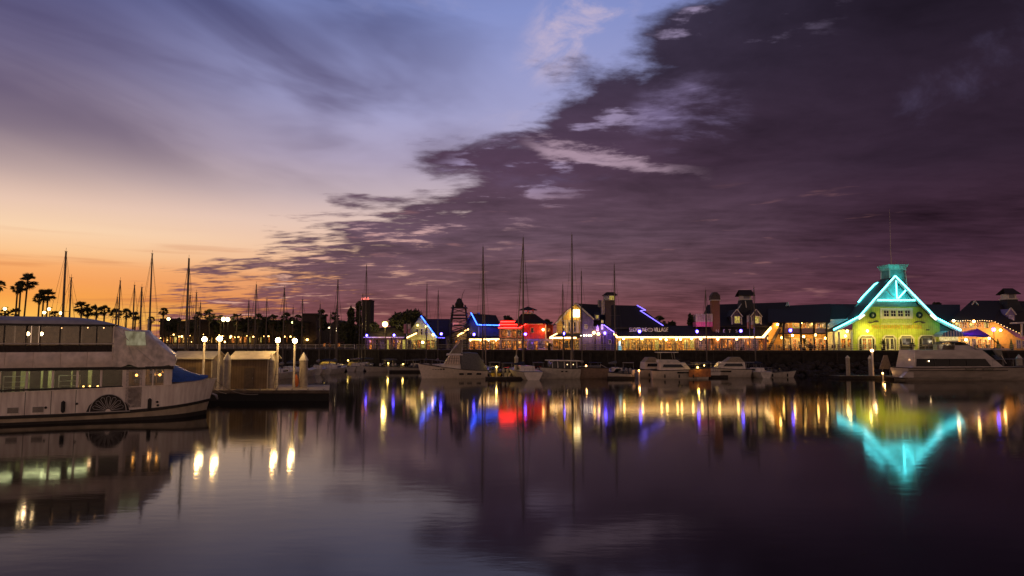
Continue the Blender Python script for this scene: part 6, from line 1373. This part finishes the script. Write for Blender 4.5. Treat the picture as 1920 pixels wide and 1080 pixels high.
    t = bld('sloped_roof_hall', 'dark hall with steep sloping roof left of the conifers', 632, Y)
    part('roof', MB().ppoly([(588, 642), (626, 602), (636, 600), (668, 630), (668, 642)], Y, 10), mat('hall_roof', (.028, .022, .024), .85, .4, 4), t)
    part('wall', MB().rect(590, 642.2, 668, 652, Y + .5, 9), darkwood, t)
    for x in (597, 606, 616, 625, 633): window(t, x, 643, x + 5, 650, Y + .48, darkwood, OW, 1, 1)
    for x, y in ((617, 614.5), (630, 615.5), (631, 620)): part('wall_lamp', MB(True).ball(PX(x, y, Y - 2), .22, 7, 5), emit('hall_bulb', (1, .75, .4), 5), t)
    Y = 420
    t = bld('hotel_tower', 'tall narrow dark tower block with red lights on its roof', 687, Y)
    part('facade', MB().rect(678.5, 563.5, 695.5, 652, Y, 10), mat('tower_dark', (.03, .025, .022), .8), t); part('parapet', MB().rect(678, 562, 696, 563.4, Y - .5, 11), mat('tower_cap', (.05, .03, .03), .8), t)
    for x in (680, 685, 690): part('roof_beacon', MB().lathe(PX(x, 562, Y + 1), [(.9, 0), (.7, .8), (.2, 1.6)], 7), emit('beacon_red', (1, .16, .12), 1.3), t)
    # lattice tower behind the fishing boat
    Y = 150
    t = bld('lookout_tower', 'dark lattice lookout tower with stacked round platforms behind the fishing boat', 861, Y, 'tower')
    ir = mat('dark_iron', (.02, .014, .014), .7); c = PX(861, 600, Y); zz = lambda y: PX(861, y, Y).z
    for s, q in ((-1, -1), (1, -1), (1, 1), (-1, 1)):
        part('leg', MB().tube([(c.x + s * 2.0, Y + q * 1.6, DECK), (c.x + s * 1.7, Y + q * 1.4, zz(600)), (c.x + s * 1.3, Y + q * 1.1, zz(572))], .13, 6), ir, t)
    for y, rr in ((577, 1.8), (591, 1.9), (597, 2.0), (610, 2.1), (622, 2.1)): part('platform', MB().lathe((c.x, Y, zz(y)), [(.02, -.15), (rr, -.12), (rr, .12), (.02, .15)], 10), ir, t)
    for y in (583, 604, 616, 629, 641):
        for s in (-1, 1): part('cross_brace', MB().bar((c.x - 1.9, Y + s * 1.4, zz(y + 5)), (c.x + 1.8, Y + s * 1.3, zz(y - 5)), .1).bar((c.x + 1.9, Y + s * 1.4, zz(y + 5)), (c.x - 1.8, Y + s * 1.3, zz(y - 5)), .1), ir, t)
    part('crow_nest', MB().lathe((c.x, Y, zz(576)), [(.9, 0), (1.0, .7), (.7, 1.2), (.5, 1.8), (.1, 2.0)], 8), ir, t)
    part('mast', MB().tube([(c.x + .3, Y, zz(570)), (c.x + .7, Y, zz(552)), (c.x + 1.2, Y, zz(543))], [.08, .05, .02], 5), ir, t)
    part('arch_lamp', MB(True).tube([PX(846 + 2.9 * k, 606 - 6 * math.sin(math.pi * k / 10), Y - 1.9) for k in range(11)], .06, 5), mat('arch_metal', (.3, .18, .18), .5), t)
    part('red_reflection', MB().rect(849, 605, 860, 610, Y - 1.7, .1), emit('dull_red_reflection', (.35, .05, .04), .9), t)  # red reflection on the tower, put in as a glowing plate
left_group()
# ================================================================ lamps of the promenade
LV = emit('violet_globe', (.06, .045, 1.0), 18)
def street_lamp(px, py, Y, label, m=LV, r=.27, e=80, col=(.28, .12, 1), group='violet promenade lamps'):
    p = PX(px, py, Y)
    t = thing('street_lamp', label, 'lamp post', (p.x, Y, DECK), group=group)
    part('base', MB(True).lathe((p.x, Y, DECK), [(.2, 0), (.2, .25), (.12, .5), (.07, .6)], 8), darkwood, t)
    part('post', MB(True).lathe((p.x, Y, DECK), [(.065, .6), (.05, p.z - DECK - r)], 7), darkwood, t)
    part('globe', MB(True).ball((p.x, Y, p.z), r, 10, 8, 1.1), m, t)
    part('finial', MB(True).lathe((p.x, Y, p.z + r * 1.05), [(.12, 0), (.04, .12), (.01, .25)], 7), darkwood, t)
    lamp((p.x, Y - .35, p.z), e, col, .2, (0, 1, -.3), 165)
for px, py, lab in ((687.5, 629, 'violet globe street lamp by the conifers and the pale short mast'), (739, 628.5, 'violet globe street lamp before the low pavilion'), (827.5, 626, 'violet globe street lamp at the foot of the slanting blue neon'),
    (889, 627, 'violet globe street lamp before the arched windows of the blue house'), (985, 626.5, 'violet globe street lamp before the red pavilion'), (1057, 625.5, 'violet globe street lamp before the yellow gabled house'),
    (1134, 624.5, 'violet globe street lamp before the violet wall under the chimney tower'), (1199, 621.5, 'violet globe street lamp crossing the village sign'), (1307, 621.5, 'violet globe street lamp below the pink balcony'),
    (1389, 620.5, 'violet globe street lamp between the two lit dormers'), (1482, 619.5, 'violet globe street lamp before the orange veranda balcony'), (1863, 618, 'violet globe street lamp right of the purple tent')):
    X = (px - 960) / 1280 * 135; Y = 135
    for _ in range(6): Y = shore_y((px - 960) / 1280 * Y) + 1.2
    street_lamp(px, py, Y, lab)
def flood(px, py, Y, label, r, e, glow, col, s=20):
    p = PX(px, py, Y)
    t = thing('floodlight', label, 'floodlight', (p.x, Y, DECK), group='tall parking lights')
    part('pole', MB(True).lathe((p.x, Y + .3, DECK), [(.14, 0), (.09, p.z - DECK)], 7), darkwood, t)
    part('head', MB().box(p.x - r * 1.5, p.x + r * 1.5, Y - .1, Y + .5, p.z + r * .8, p.z + r * .8 + .18), darkwood, t)
    part('lens', MB(True).ball((p.x, Y, p.z), r, 10, 7), emit(glow, col, s), t)
    if e: lamp((p.x, Y - 1.0, p.z - .3), e, col, .3, None)
flood(722, 608, 158, 'very bright yellow floodlight beside the dark round tree', .62, 500, 'flood_yellow', (1, .68, .16), 16)
flood(419, 598.5, 186, 'twin bright floodlight high above the two left dock lamps', .55, 200, 'flood_white', (1, .72, .3), 14)
flood(427, 598.8, 186.5, 'second lens of the bright floodlight above the capped piling', .55, 0, 'flood_white', (1, .72, .3), 14)
flood(548.5, 604.5, 190, 'small greenish floodlight among the palms above the fourth dock lamp', .3, 0, 'flood_green', (.8, .85, .3), 6)
for px, py, lab in ((9, 579, 'bright parking light at the far left edge above the ferry roof'), (92, 579.5, 'bright parking light right of the middle palm group'), (83, 586, 'parking light low between the middle palms'), (114, 587, 'parking light at the foot of the tallest left mast'), (316, 598, 'low parking light right of the lone small palm')):
    flood(px, py, 172, lab, .36, 0, 'flood_amber', (1, .75, .3), 12)
# ================================================================ vegetation
leafd = mat('dark_foliage', (.05, .055, .025), .8, .5, 2)
palmd = mat('palm_frond', (.055, .06, .025), .7, .5, 2)
palmt = mat('palm_trunk', (.07, .05, .035), .9, .4, 6, 0, .5)
def palm_crown(rr, seed):
    r = random.Random(seed); mb = MB()
    for k in range(34):
        az = r.uniform(0, 2 * math.pi); el = R(r.uniform(-55, 80)); d = Vector((math.cos(az) * math.cos(el), math.sin(az) * math.cos(el), math.sin(el)))
        side = d.cross(Vector((0, 0, 1))).normalized(); up = side.cross(d)
        s = rr * r.uniform(.34, .5); base = d * s
        mb.add([side * .03, side * -.03, base - side * .03, base + side * .03], [(0, 1, 2, 3)])
        blade = rr * r.uniform(.46, .62); tw = r.uniform(-.6, .6); pl = (side * math.cos(tw) + up * math.sin(tw))
        for j in range(-5, 6):
            a = j * R(14); v = d * math.cos(a) + pl * math.sin(a); q = v.cross(d.cross(pl)).normalized()
            tip = base + v * blade * (1 - .02 * j * j * .5) + Vector((0, 0, -.08 * blade * (1 + abs(j) * .12)))
            m = base + v * blade * .55
            mb.add([base, m + q * .042 * rr, tip, m - q * .042 * rr], [(0, 1, 2, 3)])
    return mb
PCROWN = []
def palm(px, py, rpx, Y, label, lean=0, group='fan palms along the far shore'):
    """fan palm whose crown is centred at pixel px, py"""
    p = PX(px, py, Y); rr = rpx * 1.15 / FPX * Y; h = p.z - DECK
    t = thing('palm_tree', label, 'palm tree', (p.x - lean, Y, DECK), group=group)
    part('trunk', MB(True).tube([(p.x - lean, Y, DECK), (p.x - lean * .4, Y, DECK + h * .5), (p.x, Y, DECK + h)], [.30, .2, .2], 8), palmt, t)
    mb = palm_crown(1.0, len(PCROWN) * 13 + 5); PCROWN.append(1)
    mb.v = [Vector((p.x, Y, p.z)) + Vector((v.x * rr, v.y * rr, v.z * rr * .95)) for v in mb.v]
    part('crown', mb, palmd, t)
    sk = MB(); r = random.Random(len(PCROWN))
    for k in range(16):
        a = r.uniform(0, 6.3); q = Vector((p.x, Y, p.z - .1)); e = q + Vector((math.cos(a) * rr * .28, math.sin(a) * rr * .28, -rr * r.uniform(.5, .9)))
        s = Vector((-math.sin(a), math.cos(a), 0)) * .12; sk.add([q - s, q + s, e + s * .4, e - s * .4], [(0, 1, 2, 3)])
    part('dead_skirt', sk, mat('dry_frond', (.12, .08, .045), .9), t)
for a in ((-2, 536, 12, 178, 'fan palm cut by the left edge of the view', 0), (33, 541, 12, 178, 'shorter fan palm of the left group, nearest the edge', .3), (39, 537, 12, 181, 'middle fan palm of the tall left group', .2), (52, 527, 17, 180, 'tallest fan palm, leaning, right in the left group', .9),
    (74, 560, 11, 176, 'short fan palm at the left of the second group', .2), (82, 554, 14, 179, 'middle fan palm of the second group', .2), (90, 554, 14, 178, 'wide fan palm at the right of the second group', .3),
    (9, 586, 10, 185, 'low fan palm beside the leftmost parking light', 0), (30, 586, 10, 186, 'low fan palm below the leaning tall palm', 0), (103, 591, 9, 186, 'low fan palm between two parking lights', 0),
    (153, 577, 15, 170, 'broad fan palm standing clear above the ferry canopy', 0), (164, 586, 11, 174, 'fan palm overlapping the broad one above the ferry canopy', 0), (181, 583, 13, 172, 'fan palm left in the dense clump above the ferry canopy', 0), (196, 582, 11, 175, 'fan palm right in the dense clump above the ferry canopy', 0),
    (218, 588, 12, 176, 'fan palm with a green light in front near the slim mast', 0), (237, 588, 11, 177, 'fan palm at the foot of the third left mast', 0), (254, 592, 10, 178, 'fan palm beside the lantern topped mast', 0), (283, 600, 8, 182, 'tiny fan palm right of the tall spreader mast', 0),
    (306.5, 584, 9, 180, 'lone small fan palm clear against the orange sky', 0), (334, 601, 7, 184, 'tiny fan palm just above the long dark building', 0), (371, 593, 10, 188, 'fan palm crossed by a pale mast left of the dock lamps', 0), (393, 591, 13, 188, 'round fan palm between the two left dock lamps', 0),
    (414, 599, 9, 190, 'small fan palm beside the twin floodlight', 0), (445, 597, 12, 189, 'fan palm right of the twin floodlight', 0), (467, 602, 9, 191, 'small fan palm over the nearer shed ridge', 0), (484, 597, 11, 189, 'fan palm right of the spreader mast over the shed', 0),
    (500, 601, 9, 191, 'small fan palm before the third dock lamp', 0), (513, 599, 12, 189, 'fan palm above the third dock lamp', 0), (537, 597, 12, 189, 'fan palm between the third and fourth dock lamps', 0), (556, 598, 11, 190, 'fan palm just above the fourth dock lamp', 0),
    (602.5, 590.5, 12, 178, 'wide fan palm right of the flat topped block', 0), (628, 593, 10, 181, 'fan palm behind the tall mast by the sloping roof', 0), (1026, 609, 12, 160, 'fan palm between the red pavilion and the yellow house', 0), (1237, 603, 13, 152, 'fan palm above the end of the violet zigzag neon', 0)):
    palm(*a)
def tree(px, py, rx, ry, Y, label, n=900, shape='round', leaf=.55, seed=1, cat='tree', name='tree', base=None):
    c = PX(px, py, Y); k = Y / FPX; r = random.Random(seed); base = DECK if base is None else base
    t = thing(name, label, cat, (c.x, Y, base))
    H = c.z - base; RX, RZ = rx * k, ry * k
    tr = MB(True).tube([(c.x, Y, base), (c.x + .1, Y, base + H * .5), (c.x, Y, c.z)], [max(.12, RX * .09), RX * .07, RX * .03], 7); part('trunk', tr, palmt, t)
    lumps = []
    for i in range(26):
        if shape == 'round': a = r.uniform(0, 6.3); q = r.random() ** .5; z = r.uniform(-.7, .75); w = math.sqrt(max(0, 1 - z * z)); lumps.append(Vector((math.cos(a) * q * w * .75, math.sin(a) * q * w * .75, z * .8)))
        else: z = r.uniform(-.95, .9); w = (1 - (z + 1) / 2) * .8 + .05; a = r.uniform(0, 6.3); q = r.random() ** .5; lumps.append(Vector((math.cos(a) * q * w, math.sin(a) * q * w, z)))
    for i in range(0, 12, 3): part('limb', MB().tube([(c.x, Y, c.z - RZ * .5), c + Vector((lumps[i].x * RX * .8, lumps[i].y * RX * .8, lumps[i].z * RZ * .8))], [RX * .04, RX * .012], 5), palmt, t)
    mb = MB()
    for i in range(n):
        l = r.choice(lumps); d = Vector((r.gauss(0, 1), r.gauss(0, 1), r.gauss(0, 1))).normalized() * r.random() ** .4 * (.34 if shape == 'round' else .2)
        p = c + Vector(((l.x + d.x) * RX, (l.y + d.y) * RX, (l.z + d.z) * RZ))
        if p.z < base + .1: continue
        u = Vector((r.gauss(0, 1), r.gauss(0, 1), r.gauss(0, .7))).normalized(); v = u.cross(Vector((r.gauss(0, 1), r.gauss(0, 1), r.gauss(0, 1)))).normalized(); s = leaf * r.uniform(.5, 1.1)
        mb.add([p - u * s, p + v * s * .45, p + u * s, p - v * s * .45], [(0, 1, 2, 3)])
    part('crown', mb, leafd, t)
tree(765, 611, 37, 34, 166, 'big dark round tree behind the bright yellow floodlight', 5200, 'round', .6, 3)
tree(658, 612, 18, 34, 172, 'dark pointed conifer left of the hotel tower', 2200, 'cone', .6, 4)
tree(672, 606, 17, 38, 174, 'taller dark conifer overlapping the hotel tower', 2400, 'cone', .6, 5)
tree(645, 622, 14, 22, 170, 'low dark bush tree at the foot of the conifers', 1200, 'round', .6, 6)
tree(703, 618, 12, 16, 162, 'small tree lit golden beside the bright yellow floodlight', 1100, 'round', .4, 7)
tree(952, 601, 10, 11, 168, 'small dark tree between the blue house and the red cupola', 800, 'round', .4, 8)
tree(1258, 611, 16, 12, 156, 'low dark bushy tree right of the small fan palm', 1100, 'round', .45, 9)
tree(1296, 601, 9, 15, 156, 'slim dark tree left of the pink balcony', 800, 'round', .45, 10)
tree(1757, 572, 9, 6, 158, 'small treetop showing over the roof right of the theatre', 500, 'round', .4, 11)
for i, (px, py, rx, ry, lab) in enumerate(((322, 612, 16, 13, 'dark bushy tree at the left end of the long dark building'), (358, 615, 14, 12, 'dark bushy tree before the long building under the pale mast'), (404, 613, 13, 14, 'dark bushy tree between the two left dock lamps'), (456, 611, 18, 14, 'broad dark tree before the long building above the nearer shed'), (493, 617, 15, 15, 'dark tree left of the third dock lamp'), (523, 612, 14, 13, 'dark tree crown behind the third dock lamp'), (560, 616, 13, 15, 'dark tree hiding the corner of the flat topped block'), (608, 612, 12, 12, 'dark tree against the sloping hall roof'))):
    tree(px, py, rx, ry, 196 - i, lab, 700, 'round', .7, 20 + i)
def potted(px, ytop, w, Y, label, seed):
    b = PX(px, 657, Y); c = PX(px, ytop, Y); h = c.z - DECK; r = random.Random(seed); rr = w / FPX * Y
    t = thing('potted_plant', label, 'potted plant', (b.x, Y, DECK), group='potted plants on the promenade')
    part('pot', MB(True).lathe((b.x, Y, DECK), [(.22, 0), (.3, .1), (.36, .5), (.34, .55)], 9), darkwood, t)
    part('stem', MB().tube([(b.x, Y, DECK + .5), (b.x, Y, DECK + h * .6)], .05, 5), palmt, t)
    mb = MB()
    for k in range(60):
        a = r.uniform(0, 6.3); el = R(r.uniform(-20, 85)); d = Vector((math.cos(a) * math.cos(el), math.sin(a) * math.cos(el), math.sin(el))); o = Vector((b.x, Y, DECK + h * r.uniform(.4, .65))); L_ = rr * r.uniform(.6, 1.1)
        s = d.cross(Vector((0, 0, 1))).normalized() * .09; m = o + d * L_ * .6; e = o + d * L_ + Vector((0, 0, -.2 * L_))
        mb.add([o, m + s, e, m - s], [(0, 1, 2, 3)])
    part('foliage', mb, leafd, t)
potted(1508, 632, 14, 127.0, 'large spiky potted palm before the orange veranda', 1)
potted(1656, 632, 8, 127.0, 'tall potted shrub before the left theatre door', 2)
potted(1520, 644, 8, 126.8, 'small leafy pot right of the large potted palm', 3)
potted(1710, 640, 8, 127.0, 'bushy pot before the middle theatre window', 4)
potted(1787, 640, 8, 126.6, 'leafy pot before the kiosk counter', 5)
potted(1030, 644, 9, 134.0, 'leafy pot before the shop at the foot of the red pavilion', 6)
# cafe furniture on the promenade
def table(px, Y):
    b = PX(px, 657, Y); t = thing('cafe_table', 'small round cafe table on the promenade behind the railing', 'table', (b.x, Y, DECK), group='cafe tables on the promenade')
    part('top', MB(True).lathe((b.x, Y, DECK), [(.02, .72), (.4, .72), (.4, .75), (.02, .75)], 12), timber, t); part('pedestal', MB(True).lathe((b.x, Y, DECK), [(.25, 0), (.25, .03), (.04, .06), (.04, .715)], 8), darkwood, t); return t
def chair(px, Y, s):
    b = PX(px, 657, Y); t = thing('cafe_chair', 'dark slatted cafe chair on the promenade behind the railing', 'chair', (b.x, Y, DECK), group='cafe chairs on the promenade')
    part('seat', MB().box(b.x - .22, b.x + .22, Y - .22, Y + .22, DECK + .44, DECK + .48), darkwood, t)
    part('backrest', MB().box(b.x + s * .2 - .02, b.x + s * .2 + .02, Y - .22, Y + .22, DECK + .483, DECK + .95), darkwood, t)
    for p, q in ((-1, -1), (1, -1), (1, 1), (-1, 1)): part('leg', MB().box(b.x + p * .2 - .02, b.x + p * .2 + .02, Y + q * .2 - .02, Y + q * .2 + .02, DECK, DECK + .437), darkwood, t)
T0 = table(1470, 127.4); C0 = chair(1463, 127.3, -1); C1 = chair(1477, 127.3, 1)
def dupat(o, px, Y):
    b = PX(px, 657, Y); return dup(o, loc=(b.x, Y, DECK))
objs = {o.name: o for o in scene.objects}
ca = objs['cafe_chair']; cb = objs['cafe_chair.001']
for px in (1491, 1535, 1552, 1820, 1842, 1575, 1340, 1362, 1385, 1230, 1205):
    Y = 127.6; dupat(T0, px, Y); dupat(ca, px - 7, Y - .1); dupat(cb, px + 7, Y - .1)
